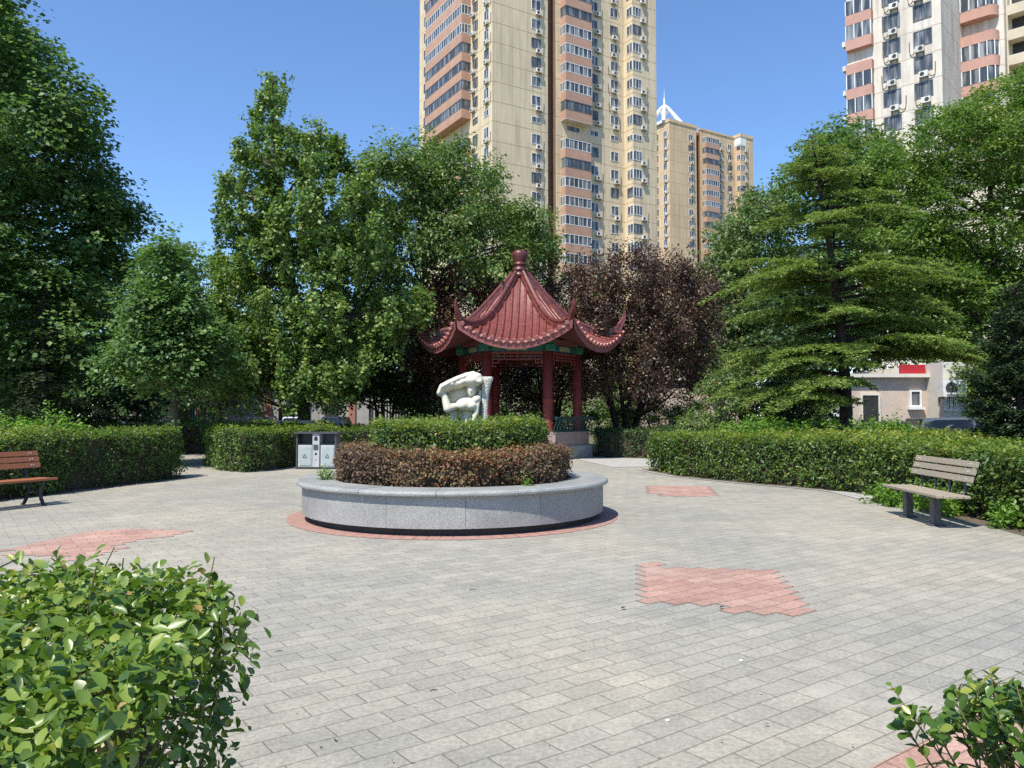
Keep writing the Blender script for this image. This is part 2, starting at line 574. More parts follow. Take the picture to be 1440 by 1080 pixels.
M['pinkwall'] = surf('pinkish_render', (0.56, 0.46, 0.38), (0.47, 0.385, 0.32), 1.2, 0.85, bump=0.1)
M['palewall'] = surf('pale_render', (0.66, 0.62, 0.54), (0.55, 0.51, 0.45), 1.2, 0.85)
M['greywall'] = surf('grey_render', (0.36, 0.35, 0.33), (0.28, 0.27, 0.26), 1.0, 0.85)
M['brickred'] = surf('brick_red_wall', (0.36, 0.17, 0.12), (0.27, 0.12, 0.09), 2, 0.85)
M['dark_open'] = surf('dark_door_and_opening', (0.035, 0.035, 0.033), (0.025, 0.025, 0.024), 3, 0.6)  # also fills open gaps, the dark colour standing in for their shade
M['green_post'] = surf('green_enamel', (0.02, 0.28, 0.12), (0.015, 0.20, 0.09), 4, 0.4)
M['paper'] = surf('white_scrap', (0.8, 0.8, 0.8), (0.7, 0.7, 0.7), 8, 0.7)

G = lambda k: tuple(x * k for x in (1, 1, 1))
M['lf_euonymus'] = leafmat('euonymus_leaf', [(0, (0.041, 0.077, 0.016)), (0.42, (0.084, 0.150, 0.023)), (0.75, (0.189, 0.250, 0.037)), (0.96, (0.309, 0.312, 0.058)), (1, (0.421, 0.325, 0.115))], 0.42, 0.45, 0.30)
M['lf_fore'] = leafmat('near_hedge_leaf', [(0, (0.037, 0.075, 0.015)), (0.40, (0.083, 0.155, 0.022)), (0.72, (0.165, 0.245, 0.036)), (0.985, (0.293, 0.320, 0.060)), (1, (0.342, 0.250, 0.085))], 0.36, 0.5, 0.24)
M['lf_bush'] = leafmat('glossy_bush_leaf', [(0, (0.037, 0.075, 0.015)), (0.5, (0.071, 0.140, 0.022)), (0.85, (0.122, 0.200, 0.030)), (1, (0.268, 0.300, 0.051))], 0.3, 0.5, 0.25)
M['lf_lime'] = leafmat('lime_shrub_leaf', [(0, (0.075, 0.15, 0.02)), (0.5, (0.13, 0.25, 0.032)), (1, (0.22, 0.34, 0.05))], 0.45, 0.4, 0.34)
M['lf_brown'] = leafmat('barberry_leaf', [(0, (0.050, 0.032, 0.024)), (0.25, (0.110, 0.068, 0.045)), (0.45, (0.165, 0.115, 0.066)), (0.62, (0.165, 0.145, 0.065)), (0.80, (0.26, 0.105, 0.062)), (0.93, (0.33, 0.13, 0.07)), (1, (0.36, 0.27, 0.10))], 0.5, 0.35, 0.22, tcol=(1.6, 1.3, 0.9))
M['lf_plum'] = leafmat('plum_leaf', [(0, (0.034, 0.021, 0.017)), (0.5, (0.089, 0.054, 0.036)), (0.85, (0.136, 0.086, 0.046)), (0.96, (0.212, 0.162, 0.071)), (1, (0.117, 0.196, 0.044))], 0.42, 0.45, 0.18, tcol=(1.6, 1.0, 0.8))
M['lf_ginkgo'] = leafmat('ginkgo_leaf', [(0, (0.071, 0.127, 0.034)), (0.5, (0.124, 0.210, 0.046)), (0.85, (0.213, 0.281, 0.067)), (1, (0.355, 0.364, 0.114))], 0.45, 0.4, 0.26)
M['lf_maple'] = leafmat('maple_leaf', [(0, (0.051, 0.100, 0.033)), (0.5, (0.090, 0.169, 0.051)), (0.88, (0.158, 0.251, 0.070)), (1, (0.294, 0.339, 0.133))], 0.5, 0.3, 0.27)
M['lf_persimmon'] = leafmat('persimmon_leaf', [(0, (0.054, 0.106, 0.030)), (0.5, (0.099, 0.168, 0.042)), (0.88, (0.178, 0.239, 0.072)), (1, (0.355, 0.351, 0.151))], 0.45, 0.36, 0.27)
M['lf_locust'] = leafmat('pagoda_leaf', [(0, (0.054, 0.108, 0.024)), (0.5, (0.098, 0.170, 0.033)), (0.88, (0.164, 0.234, 0.048)), (1, (0.262, 0.310, 0.083))], 0.45, 0.4, 0.32)
M['lf_cedar'] = leafmat('cedar_needle', [(0, (0.064, 0.118, 0.032)), (0.45, (0.142, 0.212, 0.053)), (0.8, (0.241, 0.303, 0.078)), (1, (0.354, 0.384, 0.118))], 0.6, 0.25, 0.25)
M['lf_spruce'] = leafmat('spruce_needle', [(0, (0.016, 0.036, 0.016)), (0.6, (0.038, 0.068, 0.026)), (1, (0.085, 0.105, 0.042))], 0.6, 0.25, 0.12)
M['lf_far'] = leafmat('far_leaf', [(0, (0.068, 0.113, 0.041)), (0.5, (0.113, 0.173, 0.056)), (1, (0.195, 0.249, 0.090))], 0.5, 0.35, 0.28)
M['lf_dark'] = leafmat('shade_leaf', [(0, (0.020, 0.050, 0.015)), (0.6, (0.042, 0.090, 0.023)), (1, (0.09, 0.14, 0.04))], 0.45, 0.4, 0.2)  # darkened leaf tone, puts shade into the hedge right of the pavilion
M['lf_grass'] = leafmat('grass_blade', [(0, (0.05, 0.10, 0.02)), (0.6, (0.09, 0.16, 0.03)), (1, (0.19, 0.20, 0.07))], 0.5, 0.35, 0.3)
# ================================================================== foliage
def unit(a):
    return a / np.maximum(np.linalg.norm(a, axis=-1, keepdims=True), 1e-9)


def rdir(n):
    return unit(rng.normal(size=(n, 3)))


def leaf_mesh(name, P, T, Nn, Ln, Wd, tint, mat, parent=None, fine=False, fold=0.18, droop=0.0, pos=0.5):
    """every leaf is a small folded blade; P base, T direction, Nn normal"""
    T = unit(T)
    S = unit(np.cross(T, Nn))
    Nn = np.cross(S, T)
    Ln = np.asarray(Ln).reshape(-1, 1)
    if np.ndim(droop): droop = np.asarray(droop).reshape(-1, 1)
    if np.ndim(fold): fold = np.asarray(fold).reshape(-1, 1)
    Wd = np.asarray(Wd).reshape(-1, 1)
    n = len(P)
    tip = P + T * Ln - Nn * (droop * Ln)
    if not fine:
        a = P + T * Ln * pos + S * Wd / 2 + Nn * fold * Wd
        b = P + T * Ln * pos - S * Wd / 2 + Nn * fold * Wd
        V = np.stack([P, a, tip, b], 1).reshape(-1, 3)
        i = np.arange(n)[:, None] * 4
        Fc = np.concatenate([i + np.array([[0, 1, 2]]), i + np.array([[0, 2, 3]])], 0)
        tt = np.repeat(tint, 4)
    else:
        def sp(f, w, s, dz=0.0):
            return P + T * Ln * f + S * Wd * 0.5 * w * s + Nn * (fold * Wd * abs(w) - droop * Ln * f * f + dz)
        m1 = P + T * Ln * 0.5 - Nn * droop * Ln * 0.25
        V = np.stack([P, sp(0.28, 0.72, 1), sp(0.60, 1.0, 1), sp(0.86, 0.62, 1), tip,
                      sp(0.86, 0.62, -1), sp(0.60, 1.0, -1), sp(0.28, 0.72, -1), m1], 1).reshape(-1, 3)
        i = np.arange(n)[:, None] * 9
        q = [[0, 1, 2, 8], [8, 2, 3, 4], [8, 4, 5, 6], [0, 8, 6, 7]]
        Fc = np.concatenate([i + np.array([k]) for k in q], 0)
        tt = np.repeat(tint, 9)
    me = np_mesh(name, V, Fc, tt)
    return link(name, me, mat, parent, smooth=fine)


def in_blobs(C, Rr, n, shell=0.5, lump=0.22):
    """n points in the given ellipsoids, uneven outline"""
    wgt = (Rr[:, 0] * Rr[:, 2] + Rr[:, 0] * Rr[:, 1]) ** 0.9
    idx = rng.choice(len(C), n, p=wgt / wgt.sum())
    d = rdir(n)
    rad = shell + (1 - shell) * rng.random(n) ** 0.6
    ph = idx * 1.7
    bump = 1 + lump * (np.sin(5.1 * d[:, 0] + ph) * np.sin(4.3 * d[:, 1] + 2 * ph) + 0.6 * np.sin(7 * d[:, 2] + 3 * ph))
    return C[idx] + d * Rr[idx] * (rad * bump)[:, None], d, idx


STY = {
    # sprigs: k leaves each, spread (x,y,z); leaf L, W; up/out/random weights of the normal; droop of the leaf direction
    'ginkgo': dict(k=12, sp=(0.07, 0.07, 0.10), sub=(0.12, 0.12, 0.55), hang=1, per=16, shell=0.45, L=0.115, W=0.12, up=0.55, out=0.7, rnd=0.75, dr=0.9, mat='lf_ginkgo', pos=0.72),
    'maple': dict(k=10, sp=(0.13, 0.13, 0.06), sub=(0.34, 0.34, 0.12), per=15, flat=0.35, shell=0.55, L=0.125, W=0.108, up=1.1, out=0.5, rnd=0.75, dr=0.45, mat='lf_maple', pos=0.5),
    'persimmon': dict(k=9, sp=(0.15, 0.15, 0.10), sub=(0.32, 0.32, 0.17), per=15, flat=0.4, shell=0.55, L=0.18, W=0.092, up=0.7, out=0.7, rnd=0.7, dr=0.8, mat='lf_persimmon', pos=0.5),
    'plum': dict(k=12, sp=(0.08, 0.08, 0.14), sub=(0.19, 0.19, 0.32), per=15, shell=0.5, L=0.105, W=0.066, up=0.5, out=0.6, rnd=1.0, dr=-0.2, mat='lf_plum', pos=0.5),
    'locust': dict(k=14, sp=(0.16, 0.16, 0.07), sub=(0.36, 0.36, 0.15), per=14, flat=0.4, shell=0.5, L=0.145, W=0.085, up=1.0, out=0.3, rnd=0.8, dr=0.45, mat='lf_locust', pos=0.5),
    'far': dict(k=12, sp=(0.28, 0.28, 0.2), sub=(0.5, 0.5, 0.35), per=8, L=0.30, W=0.19, up=0.8, out=0.5, rnd=0.9, dr=0.3, mat='lf_far', pos=0.5),
    'dark': dict(k=10, sp=(0.16, 0.16, 0.12), sub=(0.34, 0.34, 0.25), per=8, L=0.17, W=0.11, up=0.8, out=0.5, rnd=0.9, dr=0.4, mat='lf_dark', pos=0.5),
    'lime': dict(k=10, sp=(0.05, 0.05, 0.07), sub=(0.07, 0.07, 0.08), per=5, L=0.08, W=0.04, up=0.7, out=0.4, rnd=0.9, dr=-0.1, mat='lf_lime', pos=0.5),
}


def crown(parent, C, Rr, n, style, shoots=0, name='crown', axis=None, smul=1.0):
    s = STY[style]
    k = s['k']
    ns = max(4, n // k)
    # clumps inside each bough, sprigs inside each clump, leaves on each sprig
    per = s.get('per', 9)
    nc = max(3, ns // per)
    CP, CD, _ = in_blobs(C, Rr, nc, shell=s.get('shell', 0.45), lump=0.30)
    cs = np.array(s['sub']) * smul * rng.uniform(0.55, 1.35, (nc, 1))
    ci = rng.integers(0, nc, ns)
    g3_ = rng.normal(size=(ns, 3))
    P = CP[ci] + g3_ * cs[ci]
    if s.get('hang'):
        P[:, 2] = CP[ci][:, 2] + 0.06 * smul - np.abs(g3_[:, 2]) * cs[ci][:, 2]
    if s.get('flat'):
        P[:, 2] -= s['flat'] * (g3_[:, 0] ** 2 + g3_[:, 1] ** 2) * cs[ci][:, 0]
    D = unit(CD[ci] * 0.6 + g3_ * 0.4)
    ctint = rng.normal(0.0, 0.10, nc)[ci]
    if shoots:
        # upright leafy shoots along the top outline
        top = np.argsort(-(C[:, 2] + Rr[:, 2]))[:max(3, len(C) // 2)]
        q = rng.choice(top, shoots)
        base = C[q] + Rr[q] * unit(np.abs(rng.normal(size=(shoots, 3))) * np.array([1, 1, 1.5]) * np.where(rng.random((shoots, 3)) < 0.5, -1, 1) * np.array([1, 1, 0]) + np.array([0, 0, 1.2])) * 0.95
        Ls = rng.uniform(0.25, 0.75, shoots)
        per = 3
        sh = np.concatenate([base + np.array([0, 0, 1]) * (Ls * f)[:, None] for f in (0.15, 0.5, 0.9)], 0)
        P = np.concatenate([P, sh], 0)
        D = np.concatenate([D, np.tile(np.array([[0, 0, 1.0]]), (len(sh), 1))], 0)
        ctint = np.concatenate([ctint, np.full(len(sh), 0.08)])
        ns = len(P)
    sp = np.array(s['sp']) * smul
    LP = np.repeat(P, k, 0) + rng.normal(size=(ns * k, 3)) * sp
    DD = np.repeat(D, k, 0)
    m = len(LP)
    nn = unit(np.array([0, 0, 1.0]) * s['up'] + DD * s['out'] + rdir(m) * s['rnd'])
    T = unit(rdir(m) + DD * 0.6 - np.array([0, 0, 1.0]) * s['dr'])
    T = unit(T - nn * (T * nn).sum(1, keepdims=True))
    sz = rng.uniform(0.7, 1.25, m) * smul
    tint = np.clip(np.repeat(rng.normal(0.45, 0.13, ns) + ctint, k) + rng.normal(0, 0.16, m), 0, 1)
    return leaf_mesh(name, LP, T, nn, s['L'] * sz, s['W'] * sz, tint, M[s['mat']], parent, pos=s['pos'])


def bez(a, b, bend=0.25, n=7, sag=0.0):
    a, b = np.array(a, float), np.array(b, float)
    L = np.linalg.norm(b - a)
    mid = (a + b) / 2 + rng.normal(size=3) * bend * L * 0.3 + np.array([0, 0, -sag * L])
    return [tuple((1 - t) ** 2 * a + 2 * t * (1 - t) * mid + t * t * b) for t in np.linspace(0, 1, n)]


def tree(name, label, cat, d, tpx, blobs, style, n, r0=0.16, top_px=None, stems=1, bark='bark', limbs=14, shoots=0, group=None, depth=1.0, whitewash=False, smul=1.0, lean=0.0, grow=1.0, stem_spread=0.5, ttop=0.86):
    bx = (tpx - 720) / FOC * d
    root = empty(name, (bx, d, 0), 0, label, cat, group)
    B = []
    Cs = np.array([at(b[0], b[1], d) for b in blobs])
    k = d / FOC
    Rx = np.array([[b[2] * k * grow, b[2] * k * 0.95 * grow, b[3] * k * grow] for b in blobs])
    half = max(np.max(np.abs(Cs[:, 0] - bx) + Rx[:, 0] * 0.5), 0.5)
    C, Rr = [], []
    for c, r, b in zip(Cs, Rx, blobs):
        rr = math.sqrt(max(half ** 2 - (c[0] - bx) ** 2, (0.35 * half) ** 2)) * depth
        for off in (-0.75, -0.1, 0.6):
            y = off * rr * rng.uniform(0.75, 1.15)
            p = at(b[0], b[1], d + y) if off < 0.3 else at(b[0] + rng.normal() * 6, b[1] + 4, d + y)
            sc = 1.0 if off < 0.3 else 0.95
            C.append(p - np.array([bx, d, 0]))
            Rr.append(r * sc * rng.uniform(0.85, 1.1))
    C, Rr = np.array(C), np.array(Rr)
    ztop = np.max(C[:, 2] + 0.3 * Rr[:, 2])
    mb = MB()
    tops = []
    for sidx in range(stems):
        a = 2 * PI * sidx / max(stems, 1) + 0.6
        b0 = np.array([0.18 * math.cos(a), 0.18 * math.sin(a), -0.1]) if stems > 1 else np.array([0, 0, -0.1])
        if top_px is not None and stems == 1:
            tp = at(top_px[0], top_px[1], d) - np.array([bx, d, 0])
        else:
            tp = np.array([(stem_spread * half * math.cos(a)) if stems > 1 else lean, (stem_spread * half * math.sin(a)) if stems > 1 else 0, ztop * ttop])
        pts = [tuple(b0 + (tp - b0) * np.array([t ** (1.0 if stems == 1 else 1.2), t ** (1.0 if stems == 1 else 1.2), t]) + np.array([math.sin(5 * t + sidx) * 0.06, math.cos(4 * t + sidx) * 0.06, 0]) * (r0 / 0.16)) for t in np.linspace(0, 1, 10)]
        rads = [r0 * (1.25 if t == 0 else 1) * (1 - 0.86 * t) for t in np.linspace(0, 1, 10)]
        mb.tube(pts, rads, 9)
        tops.append((pts, rads))
    order = rng.permutation(len(C))[:limbs]
    for i in order:
        pts, rads = tops[i % len(tops)]
        zt = C[i][2] - 0.45 * np.linalg.norm(C[i][:2] - np.array(pts[5][:2])) - 0.3
        q = int(np.clip(np.searchsorted([p[2] for p in pts], zt), 2, 8))
        pr = bez(pts[q], C[i], 0.35, 7)
        rr = min(rads[q] * 0.62, r0 * 0.5)
        mb.tube(pr, [rr * (1 - 0.82 * t) + 0.006 for t in np.linspace(0, 1, 7)], 6)
        # twigs
        for w in range(3):
            e = C[i] + rdir(1)[0] * Rr[i] * 0.85
            mb.tube(bez(pr[4 + w % 3], e, 0.3, 4), [rr * 0.22 + 0.004, rr * 0.15 + 0.003, 0.005, 0.003], 4)
    mb.build('trunk', M[bark], root, smooth=True)
    if whitewash:
        w = MB()
        w.tube([(0, 0, -0.05), (0.0, 0.0, 0.6), (0.0, 0.0, 1.32)], [r0 * 1.32, r0 * 1.2, r0 * 1.16], 12, cap=False)
        w.build('painted_base', M['whitewash'], root, smooth=True)
    crown(root, C, Rr, n, style, shoots, smul=smul)
    return root


def conifer(name, label, cat, loc, h, prof, levels, nb, matn, r0=0.2, z0=0.5, group=None, seed=1, droop=0.25, rise=0.15, needle=(0.13, 0.03), dens=1.0, twigs=1.0, top_lean=(0, 0), extra=(), tlmax=0.75, tdz=-0.16, jit=0.12, lmin=0.55):
    g = np.random.default_rng(seed)
    root = empty(name, loc, 0, label, cat, group)
    mb = MB()
    pts = [(top_lean[0] * t ** 2 + 0.05 * math.sin(6 * t), top_lean[1] * t ** 2 + 0.05 * math.cos(5 * t), -0.1 + (h + 0.1) * t) for t in np.linspace(0, 1, 12)]
    mb.tube(pts, [r0 * (1.2 if t == 0 else 1) * (1 - 0.93 * t) for t in np.linspace(0, 1, 12)], 9)
    Ps, Ts, Ns = [], [], []
    jobs = []
    for li in range(levels):
        t = (li + 0.5 * g.random()) / levels
        z = z0 + (h * 0.97 - z0) * t
        Lm = prof(t)
        nbi = max(4, int(nb * (1 - 0.4 * t)))
        a0 = g.random() * 6.28
        for bi in range(nbi):
            jobs.append((t, a0 + 2 * PI * bi / nbi + g.normal() * 0.25, Lm * g.uniform(lmin, 1.14), z + g.normal() * jit))
    for (za, aa, la) in extra:
        jobs.append((za / h, aa, la, za))
    if True:
        for t, a, L, zz in jobs:
            dx, dy = math.cos(a), math.sin(a)
            ax = top_lean[0] * t * t
            ay = top_lean[1] * t * t
            rs = rise + 0.55 * max(0, t - 0.7)
            dd = droop * g.uniform(0.6, 1.3)

            def bp(s):
                return np.array([ax + dx * L * s, ay + dy * L * s, zz + L * (rs * s - dd * s ** 2.4)])
            mb.tube([bp(s) for s in (0, 0.25, 0.5, 0.75, 1)], [0.02 + 0.012 * L, 0.016 + 0.008 * L, 0.012 + 0.004 * L, 0.009, 0.004], 5, cap=False)
            ntw = int(max(5, L * 9 * twigs))
            for w in range(ntw):
                s = 0.16 + 0.84 * (w + g.random()) / ntw
                base = bp(s)
                side = 1 if w % 2 else -1
                fwd = g.uniform(0.45, 0.95)
                tl = (0.34 * L * (1 - s) + 0.16) * g.uniform(0.6, 1.2)
                tl = min(tl, tlmax)
                td = unit(np.array([dx * fwd - dy * side, dy * fwd + dx * side, tdz + g.normal() * 0.07]))
                nn = int(max(5, tl * 42 * dens))
                f = g.random(nn)
                p = base + td * (f * tl)[:, None] + np.array([0, 0, -0.10]) * (f ** 2)[:, None] * tl
                p += g.normal(size=(nn, 3)) * np.array([0.035, 0.035, 0.018])
                Ps.append(p)
                tv = td + g.normal(size=(nn, 3)) * np.array([0.6, 0.6, 0.28])
                Ts.append(tv)
                Ns.append(np.array([0, 0, 1.0]) + g.normal(size=(nn, 3)) * 0.45)
    P, T, Nn = np.concatenate(Ps), unit(np.concatenate(Ts)), unit(np.concatenate(Ns))
    m = len(P)
    tint = np.clip(g.normal(0.5, 0.2, m), 0, 1)
    mb.build('trunk', M['dark_bark'], root, smooth=True)
    leaf_mesh('crown', P, T, Nn, needle[0] * g.uniform(0.7, 1.3, m), needle[1] * g.uniform(0.8, 1.3, m), tint, M[matn], root, fold=0.05)
    return root


# ---------------------------------------------------------------- hedges
def poly_inset(poly, w):
    p = np.array(poly, float)
    area = 0.5 * np.sum(p[:, 0] * np.roll(p[:, 1], -1) - np.roll(p[:, 0], -1) * p[:, 1])
    sgn = 1 if area > 0 else -1
    e0 = unit(p - np.roll(p, 1, 0))
    e1 = unit(np.roll(p, -1, 0) - p)
    n0 = np.stack([-e0[:, 1], e0[:, 0]], 1) * sgn
    n1 = np.stack([-e1[:, 1], e1[:, 0]], 1) * sgn
    b = n0 + n1
    b = b / np.maximum((b * n0).sum(1, keepdims=True), 0.5)
    return p + b * w, sgn


def in_poly(q, poly):
    p = np.array(poly, float)
    x, y = q[:, 0], q[:, 1]
    c = np.zeros(len(q), bool)
    j = len(p) - 1
    for i in range(len(p)):
        xi, yi, xj, yj = p[i, 0], p[i, 1], p[j, 0], p[j, 1]
        cond = ((yi > y) != (yj > y)) & (x < (xj - xi) * (y - yi) / (yj - yi + 1e-12) + xi)
        c ^= cond
        j = i
    return c


def hedge(name, label, cat, poly, h, n, leaf=(0.065, 0.034), mat='lf_euonymus', z0=0.0, h2=None, fine=False, rough=0.05, group=None, core_in=0.14, k=4, spread=0.035, top_up=0.8, tmean=0.42, core='twig', stems=0, tops=0, top_share=None, top_light=0.14, holes=0.0, depth=0.05, patch=0.05):
    """clipped hedge on a footprint polygon; h height (h2: height at the far end of Y range for sloping)"""
    poly = np.array(poly, float)
    cx, cy = poly.mean(0)
    root = empty(name, (cx, cy, z0), 0, label, cat, group)
    P2 = poly - np.array([cx, cy])
    _, sgn = poly_inset(P2, 0.1)
    hh = h - z0
    e = np.roll(P2, -1, 0) - P2
    el = np.linalg.norm(e, axis=1)
    per = el.sum()
    area = abs(0.5 * np.sum(P2[:, 0] * np.roll(P2[:, 1], -1) - np.roll(P2[:, 0], -1) * P2[:, 1]))
    sa = per * hh
    ts = area / (area + sa) if top_share is None else top_share
    ns = n // k
    nt_ = int(ns * ts)
    nsd = ns - nt_
    # top
    lo, hi = P2.min(0), P2.max(0)
    q = np.zeros((0, 2))
    while len(q) < nt_:
        c = lo + (hi - lo) * rng.random((nt_ * 3, 2))
        q = np.concatenate([q, c[in_poly(c, P2)]])
    q = q[:nt_]

    def lump(x, y, z):
        return rough * (np.sin(2.1 * x + 1.3 * y + 0.5) + np.sin(3.7 * y - 2.6 * x + 1.0) * 0.7 + np.sin(5.3 * z + 3.1 * x + 2.2 * y) * 0.8 + 0.6 * np.sin(9 * x - 7 * y + 4 * z))
    topz = hh + lump(q[:, 0], q[:, 1], 0) * 0.7 - rng.exponential(depth, nt_) + np.abs(rng.normal(0, 0.012, nt_))
    Pt = np.stack([q[:, 0], q[:, 1], topz], 1)
    Nt = np.tile(np.array([[0, 0, 1.0]]), (nt_, 1))
    # sides
    ei = rng.choice(len(P2), nsd, p=el / per)
    f = rng.random(nsd)
    sxy = P2[ei] + e[ei] * f[:, None]
    eu = unit(e)
    on = np.stack([eu[:, 1], -eu[:, 0]], 1) * sgn
    z = hh * rng.random(nsd) ** 0.85
    off = lump(sxy[:, 0], sxy[:, 1], z) - rng.exponential(depth * 1.3, nsd) - 0.07 * np.clip(1 - z / (0.25 * hh), 0, 1) - 0.05 * np.clip((z - 0.86 * hh) / (0.14 * hh), 0, 1) ** 2
    Ps = np.stack([sxy[:, 0] + on[ei][:, 0] * off, sxy[:, 1] + on[ei][:, 1] * off, z], 1)
    Ns = np.stack([on[ei][:, 0], on[ei][:, 1], np.full(nsd, 0.35)], 1)
    P = np.concatenate([Pt, Ps])
    Nn = unit(np.concatenate([Nt, Ns]))
    base_t = np.concatenate([np.full(nt_, tmean + top_light), np.full(nsd, tmean)])  # tops paler than sides: sunlight on the hedge put into leaf colour
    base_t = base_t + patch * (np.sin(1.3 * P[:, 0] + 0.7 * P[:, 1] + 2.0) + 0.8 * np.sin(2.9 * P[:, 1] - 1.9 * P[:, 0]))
    if holes > 0:
        hv = np.sin(3.1 * P[:, 0] + 1.1) * np.sin(2.7 * P[:, 1]) + np.sin(4.1 * P[:, 2] + 2 * P[:, 0])
        keep = (hv < 1.2 - holes) | (rng.random(len(P)) < 0.35)
        P, Nn, base_t = P[keep], Nn[keep], base_t[keep]
    LP = np.repeat(P, k, 0) + rng.normal(size=(len(P) * k, 3)) * spread
    NN = np.repeat(Nn, k, 0)
    m = len(LP)
    nn = unit(NN * top_up + rdir(m) * 0.75 + np.array([0, 0, 0.35]))
    T = unit(rdir(m) + NN * 0.45)
    T = unit(T - nn * (T * nn).sum(1, keepdims=True) * 0.9)
    sz = rng.uniform(0.45 if fine else 0.6, 1.3, m)
    tint = np.clip(np.repeat(base_t + rng.normal(0, 0.13, len(P)), k) + rng.normal(0, 0.15, m), 0, 1)
    if tops:
        # stray shoots standing above the clipped top
        tq = q[rng.choice(len(q), tops)]
        ex = []
        for x, y in tq:
            L = rng.uniform(0.05, 0.16)
            ln = rng.normal(size=2) * 0.3
            for u in np.linspace(0.1, 1, 7):
                for sd in (0, 1):
                    ex.append((x + ln[0] * u * L, y + ln[1] * u * L, hh + u * L - 0.02))
        ex = np.array(ex)
        me_ = len(ex)
        LP = np.concatenate([LP, ex])
        nn = np.concatenate([nn, unit(np.array([0, 0, 1.0]) + rdir(me_) * 0.7)])
        T = np.concatenate([T, unit(rdir(me_) + np.array([0, 0, 0.7]))])
        sz = np.concatenate([sz, rng.uniform(0.7, 1.0, me_)])
        tint = np.concatenate([tint, np.clip(rng.normal(tmean + 0.2, 0.12, me_), 0, 1)])
    m0 = len(LP)
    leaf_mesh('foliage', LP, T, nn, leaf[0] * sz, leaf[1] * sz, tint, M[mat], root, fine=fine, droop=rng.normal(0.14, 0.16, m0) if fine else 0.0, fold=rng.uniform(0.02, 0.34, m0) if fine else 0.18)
    ins, _ = poly_inset(P2, core_in)
    cb = MB()
    cb.prism([tuple(p) for p in ins], 0.0, hh - core_in * 0.85)
    cb.build('twig_core', M[core], root)
    if stems:
        sb = MB()
        for _ in range(stems):
            i = rng.integers(len(P))
            b = P[i] - Nn[i] * rng.uniform(0.14, 0.28)
            t_ = P[i] - Nn[i] * rng.uniform(0.01, 0.06) + rng.normal(size=3) * 0.06
            sb.tube(bez(b, t_, 0.4, 4), [0.004, 0.0035, 0.003, 0.002], 5)
        so_ = sb.build('stem', M['shoot'], root)
        so_['kind'] = 'stuff'
    return root


def ribbon(front, w):
    """polygon from a front line and a depth to its left-hand side"""
    f = np.array(front, float)
    d = np.zeros_like(f)
    d[1:-1] = f[2:] - f[:-2]
    d[0] = f[1] - f[0]
    d[-1] = f[-1] - f[-2]
    d = unit(d)
    nrm = np.stack([-d[:, 1], d[:, 0]], 1)
    return np.concatenate([f, (f + nrm * w)[::-1]])


def shrub(name, label, cat, xy, blobs, n, style, z=0.0, group=None, smul=1.0, stems=5, bark='twig'):
    root = empty(name, (xy[0], xy[1], z), 0, label, cat, group)
    C = np.array([b[:3] for b in blobs], float)
    Rr = np.array([b[3:6] for b in blobs], float)
    mb = MB()
    for i in range(stems):
        c = C[i % len(C)] + rng.normal(size=3) * Rr[i % len(C)] * 0.4
        mb.tube(bez((rng.normal() * 0.05, rng.normal() * 0.05, -0.03), c, 0.3, 5), [0.018, 0.014, 0.010, 0.007, 0.004], 5)
    mb.build('stem', M[bark], root)
    crown(root, C, Rr, n, style, 0, name='foliage', smul=smul)
    return root
# ================================================================== ground
def sheet(name, poly, z, mat, kind='structure'):
    me = bpy.data.meshes.new(name)
    me.from_pydata([(p[0], p[1], z) for p in poly], [], [tuple(range(len(poly)))])
    return tag(link(name, me, mat), kind=kind)


sheet('ground', [(-900, -300), (900, -300), (900, 1500), (-900, 1500)], -0.03, M['turf'])
sheet('plaza', [(-13, -6), (9.5, -6), (9.5, 9), (8.2, 20), (7.0, 27.2), (7.5, 31), (-1.5, 31), (-7.5, 24), (-10.5, 30), (-13.5, 30), (-13, 12)], 0.0, M['pave'])
sheet('road', [(4, 29.6), (60, 24.5), (60, 30.6), (4, 30.6)], -0.022, M['asphalt'])
sheet('lane', [(-60, 42), (2, 44), (2, 50), (-60, 48)], -0.022, M['asphalt'])

# red paver diamonds laid in the bond of the plaza
ca_, sa_ = math.cos(PAVE_A), math.sin(PAVE_A)


def red_diamond(pxpoly):
    W = np.array([gp(x, y) for x, y in pxpoly])
    lx = W[:, 0] * ca_ + W[:, 1] * sa_ + PAVE_OX
    ly = -W[:, 0] * sa_ + W[:, 1] * ca_ + PAVE_OY
    LP_ = np.stack([lx, ly], 1)
    vs, fs = [], []
    for r in range(int(ly.min() / PAVE_H) - 1, int(ly.max() / PAVE_H) + 2):
        off = 0.5 * PAVE_W if r % 2 == 0 else 0.0
        for kx in range(int(lx.min() / PAVE_W) - 2, int(lx.max() / PAVE_W) + 2):
            x0 = kx * PAVE_W - off
            c = np.array([[x0 + PAVE_W / 2, (r + 0.5) * PAVE_H]])
            if not in_poly(c, LP_)[0]: continue
            b = len(vs)
            for (ax, ay) in ((x0, r * PAVE_H), (x0 + PAVE_W, r * PAVE_H), (x0 + PAVE_W, (r + 1) * PAVE_H), (x0, (r + 1) * PAVE_H)):
                ax -= PAVE_OX
                ay -= PAVE_OY
                vs.append((ax * ca_ - ay * sa_, ax * sa_ + ay * ca_, 0.004))
            fs.append((b, b + 1, b + 2, b + 3))
    me = bpy.data.meshes.new('red_paving')
    me.from_pydata(vs, [], fs)
    tag(link('red_paving', me, M['red_pave']), kind='structure')


